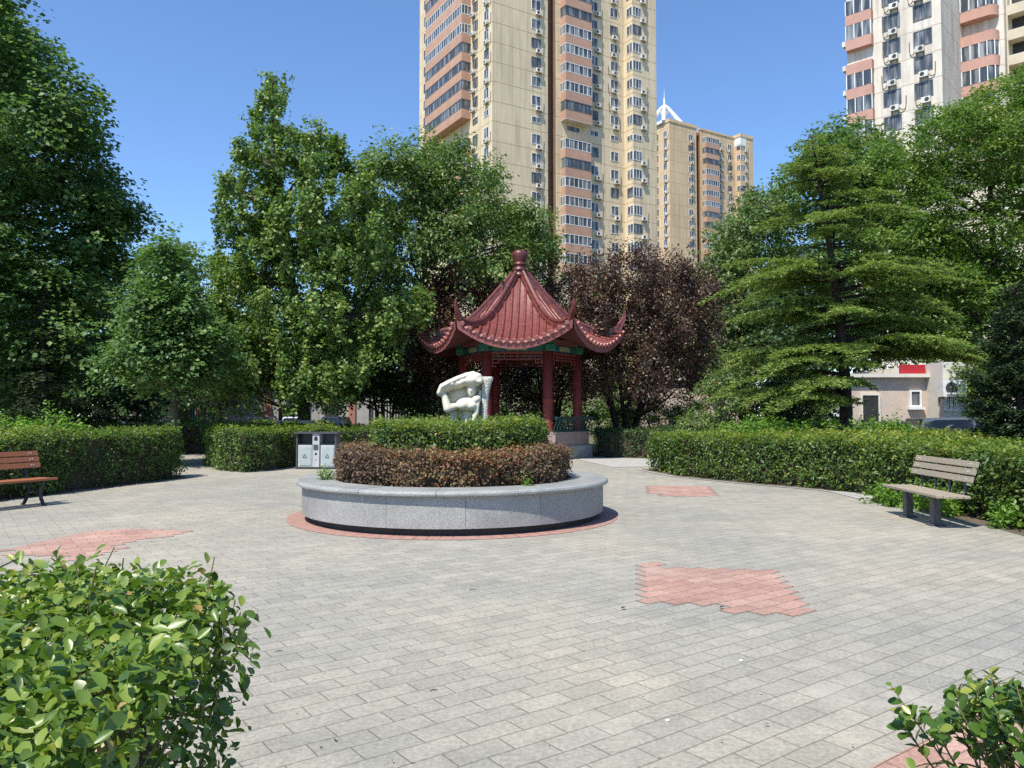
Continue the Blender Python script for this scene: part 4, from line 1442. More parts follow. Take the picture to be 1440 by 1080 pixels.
# ================================================================== litter bin
def bin_():
    root = empty('litter_bin', (-5.46, 21.7, 0), R(-6), 'light grey twin litter bin with flat dark roof and middle ashtray column by the hedge', 'litter bin')
    b = MB()
    for s in (-1, 1):
        b.box(s * 0.56 - 0.022, s * 0.56 + 0.022, -0.17, 0.17, 0.0, 0.985)
    b.box(-0.538, 0.538, 0.13, 0.155, 0.60, 0.985)
    b.box(-0.62, 0.62, -0.20, 0.20, 0.02, 0.05)
    b.build('frame', M['grey_metal'], root)
    b = MB(); b.cbox((0, 0, 1.01), (1.26, 0.46, 0.045), bev=0.012); b.build('roof', M['grey_metal'], root)
    for s in (-1, 1):
        b = MB()
        x0, x1 = (-0.525, -0.125) if s < 0 else (0.125, 0.525)
        b.box(x0, x1, -0.16, 0.125, 0.055, 0.665)
        o = b.build('container', M['bin_grey'], root, bevel=0.008)
        b = MB(); b.box(x0 + 0.045, x1 - 0.03, -0.172, -0.161, 0.10, 0.61)
        d_ = b.build('door', M['bin_panel'], o)
        b = MB()
        cx = (x0 + x1) / 2
        t = [(cx, -0.176, 0.415), (cx + 0.055, -0.176, 0.32), (cx - 0.055, -0.176, 0.32), (cx, -0.176, 0.415)]
        for p, q in zip(t[:-1], t[1:]): b.tube([p, q], 0.007, 5)
        b.build('recycling_triangle', M['green_paint'], d_)
        b = MB(); b.box(x0, x1, -0.155, 0.12, 0.668, 0.70); b.build('dark_opening', M['dark_open'], o)  # solid dark slab in place of the shaded gap
    b = MB(); b.box(-0.10, 0.10, -0.19, 0.13, 0.055, 0.985); c = b.build('ash_column', M['bin_grey'], root, bevel=0.006)
    b = MB()
    arch = [(0.052 * math.cos(a), 0.86 + 0.052 * math.sin(a)) for a in np.linspace(0, PI, 9)] + [(-0.052, 0.79), (0.052, 0.79)]
    b.add([(x, -0.193, z) for x, z in arch], [tuple(range(len(arch)))])
    circ_ = [(0.035 * math.cos(a), 0.42 + 0.035 * math.sin(a)) for a in np.linspace(0, 2 * PI, 15)[:-1]]
    b.add([(x, -0.193, z) for x, z in circ_], [tuple(range(len(circ_)))])
    b.add([(-0.014, -0.193, 0.24), (0.014, -0.193, 0.24), (0.014, -0.193, 0.262), (-0.014, -0.193, 0.262)], [(0, 1, 2, 3)])
    b.build('ash_slot', M['dark_open'], c)
    b = MB(); b.box(-0.07, 0.07, -0.197, -0.191, 0.53, 0.68); b.build('sign_plate', M['grey_metal'], c)


bin_()

# ================================================================== hedges round the square
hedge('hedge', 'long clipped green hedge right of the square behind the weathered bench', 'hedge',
      ribbon([(3.75, 20.9), (4.2, 19.0), (5.2, 17.2), (6.35, 15.7), (6.75, 14.2), (6.8, 12.4), (6.72, 10.8), (6.6, 9.4), (6.4, 7.4)], 2.2), 0.99, 90000, (0.072, 0.038), tmean=0.27, tops=260, rough=0.055, depth=0.06, top_share=0.46, top_light=0.30)
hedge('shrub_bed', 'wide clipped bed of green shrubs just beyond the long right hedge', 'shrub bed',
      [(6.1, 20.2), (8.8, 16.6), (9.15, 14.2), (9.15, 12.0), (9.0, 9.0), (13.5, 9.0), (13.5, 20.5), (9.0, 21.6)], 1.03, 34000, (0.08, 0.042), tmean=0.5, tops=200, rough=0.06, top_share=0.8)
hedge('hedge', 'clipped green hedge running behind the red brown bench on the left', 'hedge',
      ribbon([(-10.1, 8.8), (-9.35, 12.4), (-8.75, 15.0), (-8.1, 17.6), (-8.0, 18.5), (-8.35, 19.1)], 2.3), 1.13, 62000, (0.07, 0.037), tmean=0.28, tops=120, rough=0.06, top_share=0.4, top_light=0.22, depth=0.06)
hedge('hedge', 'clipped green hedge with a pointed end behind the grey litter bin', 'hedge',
      [(-9.3, 23.2), (-7.8, 20.7), (-7.0, 20.2), (-6.45, 21.3), (-6.25, 22.9), (-4.5, 24.4), (-3.0, 25.6), (-4.4, 27.8), (-9.0, 27.8)], 1.10, 42000, (0.075, 0.04), tmean=0.30, tops=100, rough=0.06, top_share=0.4, top_light=0.22)
hedge('hedge', 'shaded low hedge right of the pavilion under the purple trees', 'hedge',
      [(2.95, 27.9), (3.4, 27.4), (5.6, 26.4), (7.8, 25.6), (8.4, 27.0), (3.3, 29.4)], 1.0, 15000, (0.08, 0.045), 'lf_dark', tmean=0.4, rough=0.06)  # leaf colour darkened for the shadow of the plum trees
hedge('hedge', 'far low hedge beyond the path on the left under the trees', 'hedge', [(-19, 30.5), (-10.6, 31.0), (-10.4, 32.4), (-19, 32.2)], 1.13, 9000, (0.10, 0.055), tmean=0.42, rough=0.06)
hedge('hedge', 'farthest low hedge in front of the parked cars on the left', 'hedge', [(-17, 37.5), (-9.5, 38.0), (-9.2, 39.6), (-17, 39.4)], 1.18, 7000, (0.11, 0.06), tmean=0.42, rough=0.06)

# lime green shrub growing over the left hedge
shrub('lime_shrub', 'bright lime green feathery shrub rising above the left hedge', 'shrub', (-11.0, 15.6),
      [(-3.0, -1.2, 1.0, 1.0, 0.8, 0.38), (-1.6, -0.4, 1.05, 1.0, 0.8, 0.40), (-0.3, 0.4, 1.05, 1.0, 0.8, 0.40), (0.8, 1.2, 1.0, 0.9, 0.7, 0.36), (0.0, -0.9, 0.98, 0.9, 0.7, 0.3)], 16000, 'lime', smul=1.15, stems=16)
for i, (px, py, dd, rw, lab) in enumerate([(1075, 598, 20.5, 0.6, 'small leafy shrub above the right hedge left of the cedar trunk'), (1140, 598, 20.4, 0.75, 'small leafy shrub above the right hedge under the lowest cedar spray'), (1215, 596, 20.2, 0.65, 'small leafy shrub above the right hedge beside the dark doorway'), (1262, 602, 20.2, 0.4, 'short leafy shrub above the right hedge in front of the parked cars'), (1030, 600, 22.0, 0.5, 'small leafy shrub at the far end of the right hedge')]):
    p = at(px, py, dd)
    shrub('shrub', lab, 'shrub', (p[0], dd), [(0, 0, p[2] - 0.2, rw, rw * 0.8, 0.42), (rw * 0.6, 0.1, p[2] - 0.35, rw * 0.6, rw * 0.6, 0.32), (-rw * 0.7, 0, p[2] - 0.3, rw * 0.6, rw * 0.6, 0.3)], 1900, 'lime', group='small shrubs behind the right hedge', smul=1.25)
# plants beside the bench
for i, (x, y, s) in enumerate([(6.42, 12.7, 0.30), (6.5, 12.2, 0.30), (6.5, 11.6, 0.30), (6.25, 13.0, 0.18), (6.5, 10.2, 0.28)]):
    shrub('ground_plant', ['broad clump of low green weeds left of the weathered bench', 'low green weeds behind the left post of the weathered bench', 'low green weeds behind the middle of the weathered bench', 'smallest weed clump at the paving edge by the weathered bench', 'low green weeds behind the near end of the weathered bench'][i], 'weed', (x, y),
          [(0, 0, s * 0.5, s, s, s * 0.5), (0.1, 0.2, s * 0.5, s * 0.7, s * 0.8, s * 0.45)], 700, 'lime', smul=0.9, group='weeds by the weathered bench', stems=4)
sheet('hedge_bed', [(3.6, 21.4), (4.05, 19.0), (5.05, 17.1), (6.2, 15.6), (6.55, 14.2), (6.3, 13.6), (6.45, 12.4), (6.45, 10.8), (6.35, 9.4), (6.1, 7.0), (16, 6), (16, 24), (8, 24)], 0.006, M['soil'])
sheet('hedge_bed', [(-9.95, 8.6), (-9.15, 12.4), (-8.6, 15.0), (-7.95, 17.6), (-7.85, 18.6), (-8.4, 19.4), (-14, 19.4), (-15, 8.6)], 0.006, M['soil'])
sheet('path_slab', [(6.2, 15.3), (7.1, 14.6), (7.0, 13.7), (6.2, 13.85)], 0.010, M['concrete'])
sheet('pavilion_path', [(2.2, 26.0), (2.9, 22.2), (3.9, 22.4), (6.6, 24.8), (3.2, 27.3), (2.7, 27.4)], 0.008, M['concrete'])

# ================================================================== foreground planting
fh = hedge('foreground_hedge', 'glossy light green clipped hedge in the near left corner', 'hedge',
      [(-2.9, 2.75), (-1.9, 2.80), (-1.30, 2.76), (-1.02, 2.62), (-0.85, 2.34), (-0.77, 1.6), (-0.70, 0.7), (-2.9, 0.7)], 0.905, 34000, (0.043, 0.0245), 'lf_fore', fine=True, rough=0.035, k=5, spread=0.026, tmean=0.42, top_light=0.14, core_in=0.20, stems=600, tops=16, depth=0.07, holes=0.2, top_share=0.6, top_up=0.55)
# one tall shoot and a dead twig
b = MB(); b.tube([(0, 0, 0), (0.004, 0, 0.07), (0.0, 0.0, 0.14)], [0.003, 0.0025, 0.0015], 6)
so = empty('leafy_shoot', (-1.60, 2.72, 0.88), 0, 'single upright leafy shoot standing above the near left hedge', 'shoot')
b.build('stem', M['shoot'], so)
P_, T_, N_ = [], [], []
for k in range(12):
    a = k * 2.4
    z = 0.035 + 0.0095 * k
    P_.append((0, 0, z)); T_.append((math.cos(a), math.sin(a), 0.55 + 0.06 * k)); N_.append((-math.cos(a) * .5, -math.sin(a) * .5, 1))
leaf_mesh('foliage', np.array(P_), np.array(T_), unit(np.array(N_)), np.linspace(0.045, 0.026, 12), np.linspace(0.022, 0.012, 12), np.full(12, 0.35), M['lf_euonymus'], so, fine=True)
b = MB(); b.tube([(-1.98, 2.45, 0.86), (-1.80, 2.52, 0.945), (-1.655, 2.60, 1.02)], [0.006, 0.005, 0.002], 7)
tag(b.build('dead_twig', M['twig']), 'bare grey twig sticking out of the near left hedge', 'twig')


def near_bush():
    root = empty('foreground_bush', (1.80, 2.72, 0), 0, 'loose glossy green bush with bare lower stems in the near right corner', 'bush')
    sb = MB()
    P, T, Nn, L, W, tn = [], [], [], [], [], []
    g = np.random.default_rng(5)
    for k in range(54):
        a = g.uniform(0, 6.28)
        rr = g.uniform(0.05, 0.44)
        top = np.array([rr * math.cos(a) * 1.12, rr * math.sin(a) * 0.9, 0.60 - 0.33 * (rr / 0.44) ** 3 * g.uniform(0.2, 1) - g.uniform(0, 0.12)])
        base = np.array([g.normal() * 0.05, g.normal() * 0.05, -0.02])
        pr = bez(base, top, 0.3, 9, sag=0.06 + 0.1 * rr)
        sb.tube(pr, list(np.linspace(0.0065, 0.002, 9)), 6)
        for sp_ in range(2):   # side shoots
            st = np.array(pr[5 + sp_])
            en = st + unit(np.array([math.cos(a + (1 if sp_ else -1)), math.sin(a + (1 if sp_ else -1)), 1.1])) * g.uniform(0.08, 0.14)
            q2 = bez(st, en, 0.2, 4)
            sb.tube(q2, [0.0028, 0.0024, 0.002, 0.0015], 5)
            ends = (pr, q2)
        for path, nl in ((pr, 13), (ends[1], 8)):
            path = np.array(path)
            for q in range(nl):
                f = 1 - 0.5 * (q / nl) ** 1.2
                x = f * (len(path) - 1)
                i = min(int(x), len(path) - 2)
                p = path[i] + (path[i + 1] - path[i]) * (x - i)
                ax = unit(path[i + 1] - path[i])
                az = q * 2.4 + k
                o = np.array([math.cos(az), math.sin(az), 0])
                o = unit(o - ax * (o @ ax))
                t = unit(o * 0.9 + ax * g.uniform(0.35, 0.9))
                P.append(p); T.append(t)
                Nn.append(unit(ax * 1.0 - o * 0.45 + g.normal(size=3) * 0.25))
                s = g.uniform(0.65, 1.15) * (0.75 if q < 2 else 1)
                L.append(0.060 * s); W.append(0.042 * s)
                tn.append(np.clip(g.normal(0.45, 0.2) + (0.3 if q < 2 else 0), 0, 1))
    sb.build('stem', M['shoot'], root, smooth=True)
    leaf_mesh('foliage', np.array(P), np.array(T), np.array(Nn), np.array(L), np.array(W), np.array(tn), M['lf_bush'], root, fine=True, fold=0.12, droop=0.1)


near_bush()

# ================================================================== litter on the paving
def g3(px, py): return gp(px, py)
for i, (px, py, r) in enumerate([(939, 1014, 0.012), (1042, 930, 0.012)]):
    p = g3(px, py)
    bm = bmesh.new()
    bmesh.ops.create_icosphere(bm, subdivisions=2, radius=r)
    for v in bm.verts: v.co *= random.uniform(0.8, 1.2); v.co.z *= 0.45
    me = bpy.data.meshes.new('pebble'); bm.to_mesh(me); bm.free()
    o = link('pebble', me, M['paper'], None, True); o.location = (p[0], p[1], r * 0.4)
    tag(o, ['white pebble lying alone on the near paving', 'smaller white pebble farther right on the paving beyond the other one'][i], 'pebble', 'white pebbles on the paving')
for i, (px, py, L, a, lab) in enumerate([(610, 972, 0.045, 0.4, 'short dark twig lying in a joint of the near paving'), (472, 1042, 0.04, 2.2, 'curved dark twig on the near paving left of the middle'), (392, 917, 0.05, 0.5, 'reddish twig on the paving beside the near left hedge'), (452, 1053, 0.015, 1.0, 'tiny dark twig scrap beside the curved twig'), (665, 830, 0.07, 0.3, 'thin twig on the paving in front of the planter')]):
    p = g3(px, py)
    b = MB(); b.tube([(-L / 2, 0, 0.004), (0, L * 0.12, 0.006), (L / 2, 0, 0.004)], [0.002, 0.003, 0.0015], 5)
    o = b.build('twig', M['twig']); o.location = (p[0], p[1], 0.002); o.rotation_euler = (0, 0, a)
    tag(o, lab, 'twig', 'fallen twigs on the paving')
for i, (px, py, lab) in enumerate([(873, 858, 'curled brown dead leaf left of the near red paver diamond'), (1012, 857, 'brown dead leaf on the lower edge of the near red paver diamond')]):
    p = g3(px, py)
    g_ = np.array([[0, 0, 0.012]])
    o = leaf_mesh('dry_leaf', g_, np.array([[0.8, 0.5, 0.1]]), np.array([[0, 0.2, 1.0]]), [0.05], [0.03], np.array([0.1]), M['lf_brown'], None, fine=True, fold=0.3)
    o.location = (p[0], p[1], 0.0)
    tag(o, lab, 'dead leaf', 'dead leaves on the paving')
bm = bmesh.new(); bmesh.ops.create_icosphere(bm, subdivisions=2, radius=0.08)
for v in bm.verts: v.co *= random.uniform(0.6, 1.25); v.co.z *= 0.8
me = bpy.data.meshes.new('paper_scrap'); bm.to_mesh(me); bm.free()
o = link('paper_scrap', me, M['paper']); p = at(163, 594, 30.6); o.location = (p[0], 31.2, 1.2)
tag(o, 'white paper scrap caught on the far low hedge at the left', 'litter')

# dry litter blown against the hedge feet
lp = []
for seg in ([(3.6, 20.4), (4.05, 18.8), (5.05, 17.0), (6.15, 15.6)], [(6.35, 13.4), (6.4, 11.0), (6.3, 9.0), (6.0, 7.4)], [(-9.0, 12.6), (-8.5, 15.0), (-7.85, 17.8)], [(-7.9, 20.6), (-7.0, 20.0), (-6.3, 21.2)], [(-0.6, 2.4), (-0.55, 1.6)]):
    for k in range(80):
        q = random.random() * (len(seg) - 1)
        i_ = int(q)
        a, c = np.array(seg[i_]), np.array(seg[i_ + 1])
        lp.append(a + (c - a) * (q - i_) + rng.normal(size=2) * np.array([0.10, 0.10]))
for k in range(170):
    r_ = random.uniform(2.5, 11)
    a_ = random.uniform(-0.62, 0.62)
    lp.append(np.array([math.sin(a_) * r_, math.cos(a_) * r_]))
lp = np.array(lp)
lp = lp[np.hypot(lp[:, 0] - PC[0], lp[:, 1] - PC[1]) > 2.5]
n_ = len(lp)
nl = unit(np.array([0, 0, 1.0]) + rng.normal(size=(n_, 3)) * 0.25)
tl = unit(rng.normal(size=(n_, 3)) * np.array([1, 1, 0.1]))
lt = leaf_mesh('leaf_litter', np.concatenate([lp, np.full((n_, 1), 0.014)], 1), tl, nl, rng.uniform(0.008, 0.032, n_), rng.uniform(0.005, 0.016, n_), rng.uniform(0.1, 0.95, n_), leafmat('dry_litter', [(0, (0.10, 0.065, 0.04)), (0.5, (0.26, 0.19, 0.10)), (1, (0.52, 0.46, 0.33))], 0.8, 0.2, 0.1))
lt['kind'] = 'stuff'

kf = [(3.42, 21.2), (3.9, 18.85), (4.93, 16.95), (6.1, 15.42), (6.42, 14.2), (6.2, 13.6)]
sheet('kerb', ribbon(kf, 0.11), 0.012, M['concrete'])
# ================================================================== towers
FL = 3.1


def win_proto(name, w, h, frame, glass, nm=1, parent=None, t=0.07):
    """window in local xz, outward -y"""
    b = MB()
    y0, y1 = -0.07, 0.03
    b.box(-w / 2, w / 2, y0, y1, -h / 2, -h / 2 + t)
    b.box(-w / 2, w / 2, y0, y1, h / 2 - t, h / 2)
    b.box(-w / 2, -w / 2 + t, y0, y1, -h / 2 + t, h / 2 - t)
    b.box(w / 2 - t, w / 2, y0, y1, -h / 2 + t, h / 2 - t)
    for k in range(nm):
        x = -w / 2 + w * (k + 1) / (nm + 1)
        b.box(x - t / 2, x + t / 2, y0 + 0.01, y1, -h / 2 + t, h / 2 - t)
    o = b.build(name, frame, parent)
    b = MB(); b.box(-w / 2 + t * 0.5, w / 2 - t * 0.5, -0.02, 0.02, -h / 2 + t * 0.5, h / 2 - t * 0.5)
    b.build('pane', glass, o)
    return o


def ac_proto(parent, pipe=True):
    b = MB()
    b.box(-0.45, 0.45, -0.50, -0.14, -0.32, 0.32)
    b.m = 1
    ci = [(-0.12 + 0.24 * math.cos(a), 0.24 * math.sin(a)) for a in np.linspace(0, 2 * PI, 15)[:-1]]
    b.add([(x, -0.506, z) for x, z in ci], [tuple(range(len(ci)))])
    b.m = 2
    for x in (-0.35, 0.35):
        b.box(x - 0.03, x + 0.03, -0.50, 0.0, -0.39, -0.33)
        b.box(x - 0.03, x + 0.03, -0.05, 0.0, -0.7, -0.39)
    if pipe:
        b.tube([(0.45, -0.3, -0.1), (0.75, -0.15, -0.35), (1.05, -0.07, -0.25), (1.12, -0.06, 0.35), (1.12, -0.06, 1.2)], 0.055, 6)
    return b.build('air_conditioner', [M['ac'], M['fan'], M['pipe']], parent)


def tower(name, label, C0, ang, zc, lo, hi, ztop, mech, mats, group, spire=False):
    wallm, brownm, spanm = mats
    root = empty(name, (C0[0], C0[1], 0), ang, label, 'apartment tower', group)
    foot = [(0, 0), (10.3, 0), (10.3, 1.3), (11.9, 1.3), (11.9, 0), (26, 0), (26, -2.3), (31.3, -2.3), (31.3, 24), (0, 27)]
    b = MB(); b.prism(foot, 0, ztop); b.build('wall', wallm, root)
    b = MB(); b.box(11.80, 11.895, 0.12, 1.19, 0, ztop - 0.5); b.box(10.305, 11.895, 1.20, 1.295, 0, ztop - 0.5); b.box(10.305, 10.40, 0.12, 1.19, 0, ztop - 0.5)
    b.build('recess_lining', brownm, root)
    b = MB()
    pr = 0.18
    b.prism([(-pr, -pr), (10.3 + pr, -pr), (10.3 + pr, 0.6), (-pr, 0.6)], ztop, ztop + 0.9)
    b.prism([(11.9 - pr, -pr), (26, -pr), (26, 0.6), (11.9 - pr, 0.6)], ztop, ztop + 0.5)
    b.prism([(26 - pr, -2.3 - pr), (31.3 + pr, -2.3 - pr), (31.3 + pr, 0.6), (26 - pr, 0.6)], ztop, ztop + 0.9)
    b.prism([(-pr, 0.62), (0.6, 0.62), (0.6, 26.8), (-pr, 26.8)], ztop, ztop + 0.9)
    b.build('parapet', wallm, root)
    fr, gl, dk = M['white_frame'], M['glass'], M['dark_frame']
    ac0 = None
    protos = {}
    rr = random.Random(3)

    def win(u, w, z, face, ww, hh, nm, frame=fr, nmn='window'):
        if frame is fr and rr.random() < (0.12 if nmn == 'corner_window' else 0.28): frame = dk
        key = (ww, hh, nm, frame.name, nmn)
        rz = 0 if face == 'A' else -PI / 2
        if key not in protos:
            o = win_proto(nmn, ww, hh, frame, gl, nm, root)
            protos[key] = o
            o.location = (u, w, z); o.rotation_euler = (0, 0, rz)
            return o
        return dup(protos[key], root, (u, w, z), rz)

    def ac(u, w, z, face, flip=False):
        nonlocal ac0
        rz = 0 if face == 'A' else -PI / 2
        if ac0 is None:
            ac0 = ac_proto(root)
            ac0.location = (u, w, z); ac0.rotation_euler = (0, 0, rz)
            o = ac0
        else:
            o = dup(ac0, root, (u, w, z), rz)
        if flip: o.scale = (-1, 1, 1)
        return o

    def balcony(L, depth, face, u, w, z, glaz_dark, protok):
        """closed balcony; local x along L, out -y"""
        key = ('b', round(L, 2), round(depth, 2), glaz_dark)
        rz = 0 if face == 'A' else -PI / 2
        if key in protos:
            return dup(protos[key], root, (u, w, z), rz)
        b = MB(); b.box(0, L, -depth, 0.05, -2.28, -0.80); b.box(0.02, L - 0.02, -depth + 0.02, 0.05, 0.80, 0.83)
        o = b.build('balcony', spanm, root)
        b = MB()
        f = 0.10
        g = 0.80
        for zz in (-g, g - f):
            b.box(0, L, -depth - 0.02, -depth + 0.10, zz, zz + f)
            b.box(-0.02, 0.10, -depth + 0.10, 0, zz, zz + f)
            b.box(L - 0.10, L + 0.02, -depth + 0.10, 0, zz, zz + f)
        n = max(4, int(round(L / 0.82)))
        for k in range(n + 1):
            x = L * k / n
            x = min(max(x, f / 2), L - f / 2)
            wd = f * (0.85 if k % 2 else 0.55)
            b.box(x - wd / 2, x + wd / 2, -depth - 0.018, -depth + 0.08, -g + f, g - f)
        for k in range(1, 3):
            y = -depth + depth * k / 3
            b.box(-0.018, 0.08, y - 0.04, y + 0.04, -g + f, g - f)
            b.box(L - 0.08, L + 0.018, y - 0.04, y + 0.04, -g + f, g - f)
        gz = b.build('glazing_frame', dk if glaz_dark else fr, o)
        b = MB(); b.box(0.04, L - 0.04, -depth + 0.04, 0.04, -g + 0.01, g - 0.01)
        b.build('pane', gl, gz)
        o.location = (u, w, z); o.rotation_euler = (0, 0, rz)
        protos[key] = o
        return o

    rr = random.Random(3)
    for i in range(lo, hi + 1):
        z = zc + FL * i
        m = mech and i == 1
        h = 0.95 if m else 1.6
        win(8.05, 0, z, 'A', 1.75, h, 1)
        if not m and rr.random() < 0.92: ac(8.35, 0, z - 1.32, 'A')
        # right of the balcony stack
        win(19.55, 0, z, 'A', 1.7, h, 1)
        if not m and rr.random() < 0.75: ac(20.2, 0, z - 1.32, 'A')
        win(23.85, 0, z, 'A', 1.65, h, 1)
        if not m and rr.random() < 0.85: ac(23.8 + rr.uniform(-.2, .4), 0, z - 1.32, 'A', rr.random() < 0.6)
        # corner window: two frames meeting on the corner of the projecting block
        win(26.98, -2.3, z, 'A', 1.9, h, 2, nmn='corner_window')
        win(26, -1.55, z, 'B', 1.45, h, 1, nmn='corner_window')
        if not m and rr.random() < 0.8: ac(28.1, -2.3, z - 1.0 - rr.random() * 0.4, 'A')
        # left face
        win(0, 1.75, z, 'B', 1.5, h + 0.1, 1)
        if not m and rr.random() < 0.9: ac(0, 1.5, z - 1.35, 'B')
        win(0, 5.4, z, 'B', 1.6, h, 1, dk)
        if not m: ac(0, 5.9, z - 1.2, 'B')
        if not spire:
            win(0, 24.0, z, 'B', 2.0, h, 1, dk)
            if rr.random() < 0.8: ac(0, 22.9, z - 1.3, 'B')
        # balconies
        if not m:
            up = i >= 2 or not mech
            if up:
                balcony(5.3, 1.45, 'A', 12.8, 0, z, rr.random() < 0.45, i)
                if not spire: balcony(13.9, 1.7, 'B', 0, 20.85, z, rr.random() < 0.5, i)
            else:
                balcony(5.2, 1.2, 'A', 12.85, 0, z, rr.random() < 0.45, i)
                if not spire: balcony(6.5, 0.9, 'B', 0, 13.5, z, True, i)
        else:
            win(15.3, 0, z - 0.1, 'A', 2.4, 0.7, 3, dk)
            b = MB(); b.box(12.8, 18.1, -1.45, 0, z + FL - 2.36, z + FL - 2.283); b.build('balcony_floor', M['palewall'], root)
    if spire:
        b = MB()
        c = (3.5, 5.8)
        q = [(c[0] - 4.1, c[1] - 4.1), (c[0] + 4.1, c[1] - 4.1), (c[0] + 4.1, c[1] + 4.1), (c[0] - 4.1, c[1] + 4.1)]
        z0 = ztop + 0.3
        vs = [(x, y, z0) for x, y in q] + [(x, y, z0 + 0.4) for x, y in q] + [(c[0] + (x - c[0]) * 0.5, c[1] + (y - c[1]) * 0.5, z0 + 2.0) for x, y in q]
        b.add(vs, [(0, 1, 5, 4), (1, 2, 6, 5), (2, 3, 7, 6), (3, 0, 4, 7), (4, 5, 9, 8), (5, 6, 10, 9), (6, 7, 11, 10), (7, 4, 8, 11), (8, 9, 10, 11)])
        b.build('roof', M['white_frame'], root)
        b = MB()
        for x, y in q:
            a = Vector((c[0] + (x - c[0]) * 0.98, c[1] + (y - c[1]) * 0.98, z0 + 0.3))
            b.tube([a, Vector((c[0] + (x - c[0]) * 0.16, c[1] + (y - c[1]) * 0.16, z0 + 6.2)), Vector((c[0], c[1], z0 + 6.9))], [0.60, 0.55, 0.5], 6)
        b.lathe([(0, z0 + 4.7), (1.2, z0 + 4.7), (1.2, z0 + 5.1), (0, z0 + 5.1)], (c[0], c[1], 0), 12)
        b.tube([(c[0], c[1], z0 + 4.8), (c[0], c[1], z0 + 9.2)], [0.4, 0.28], 8)
        b.tube([(c[0], c[1], z0 + 9.2), (c[0], c[1], z0 + 12.0)], [0.10, 0.04], 6)
        b.build('spire', M['white_frame'], root)
        b = MB(); b.box(25.95, 28.3, -2.36, 0.5, ztop - 2.6, ztop + 0.95); b.build('white_parapet_box', M['white_frame'], root)
    return root


U1 = (0.855, 0.518)
ANG = math.atan2(U1[1], U1[0])
zc1 = at(755, 195.6, 120.1)[2]
zs1 = zc1 - 0.8 - 0.95
W1 = wallmat('cream_render', (0.71, 0.59, 0.405), (0.62, 0.51, 0.34), (0.33, 0.265, 0.175), FL, zs1)
SP1 = surf('terracotta_render', (0.50, 0.305, 0.215), (0.43, 0.26, 0.185), 0.6, 0.85, obj_rand=0.05)
BR1 = surf('brown_render', (0.25, 0.145, 0.088), (0.20, 0.115, 0.07), 0.6, 0.85)
c0 = at(692, 190, 116.0)
tower('apartment_tower', 'tall cream apartment tower with terracotta balconies rising behind the pavilion', (c0[0], c0[1]), ANG, zc1, -6, 10, zc1 + FL * 12.5, True, (W1, BR1, SP1), 'apartment towers')
zc2 = at(968, 193, 217.0)[2]
zr2 = at(941.4, 171.0, 213.0)[2]
W2 = wallmat('sand_render', (0.66, 0.50, 0.315), (0.58, 0.435, 0.275), (0.36, 0.27, 0.17), FL, zc2 - 1.75)
SP2 = surf('brown_orange_render', (0.50, 0.32, 0.22), (0.43, 0.275, 0.185), 0.6, 0.85, obj_rand=0.05)
c0 = at(941.4, 190, 213.0)
tower('apartment_tower', 'more distant cream apartment tower with a white open spire on its roof', (c0[0], c0[1]), ANG, zc2, -10, 0, zr2, False, (W2, BR1, SP2), 'apartment towers', spire=True)


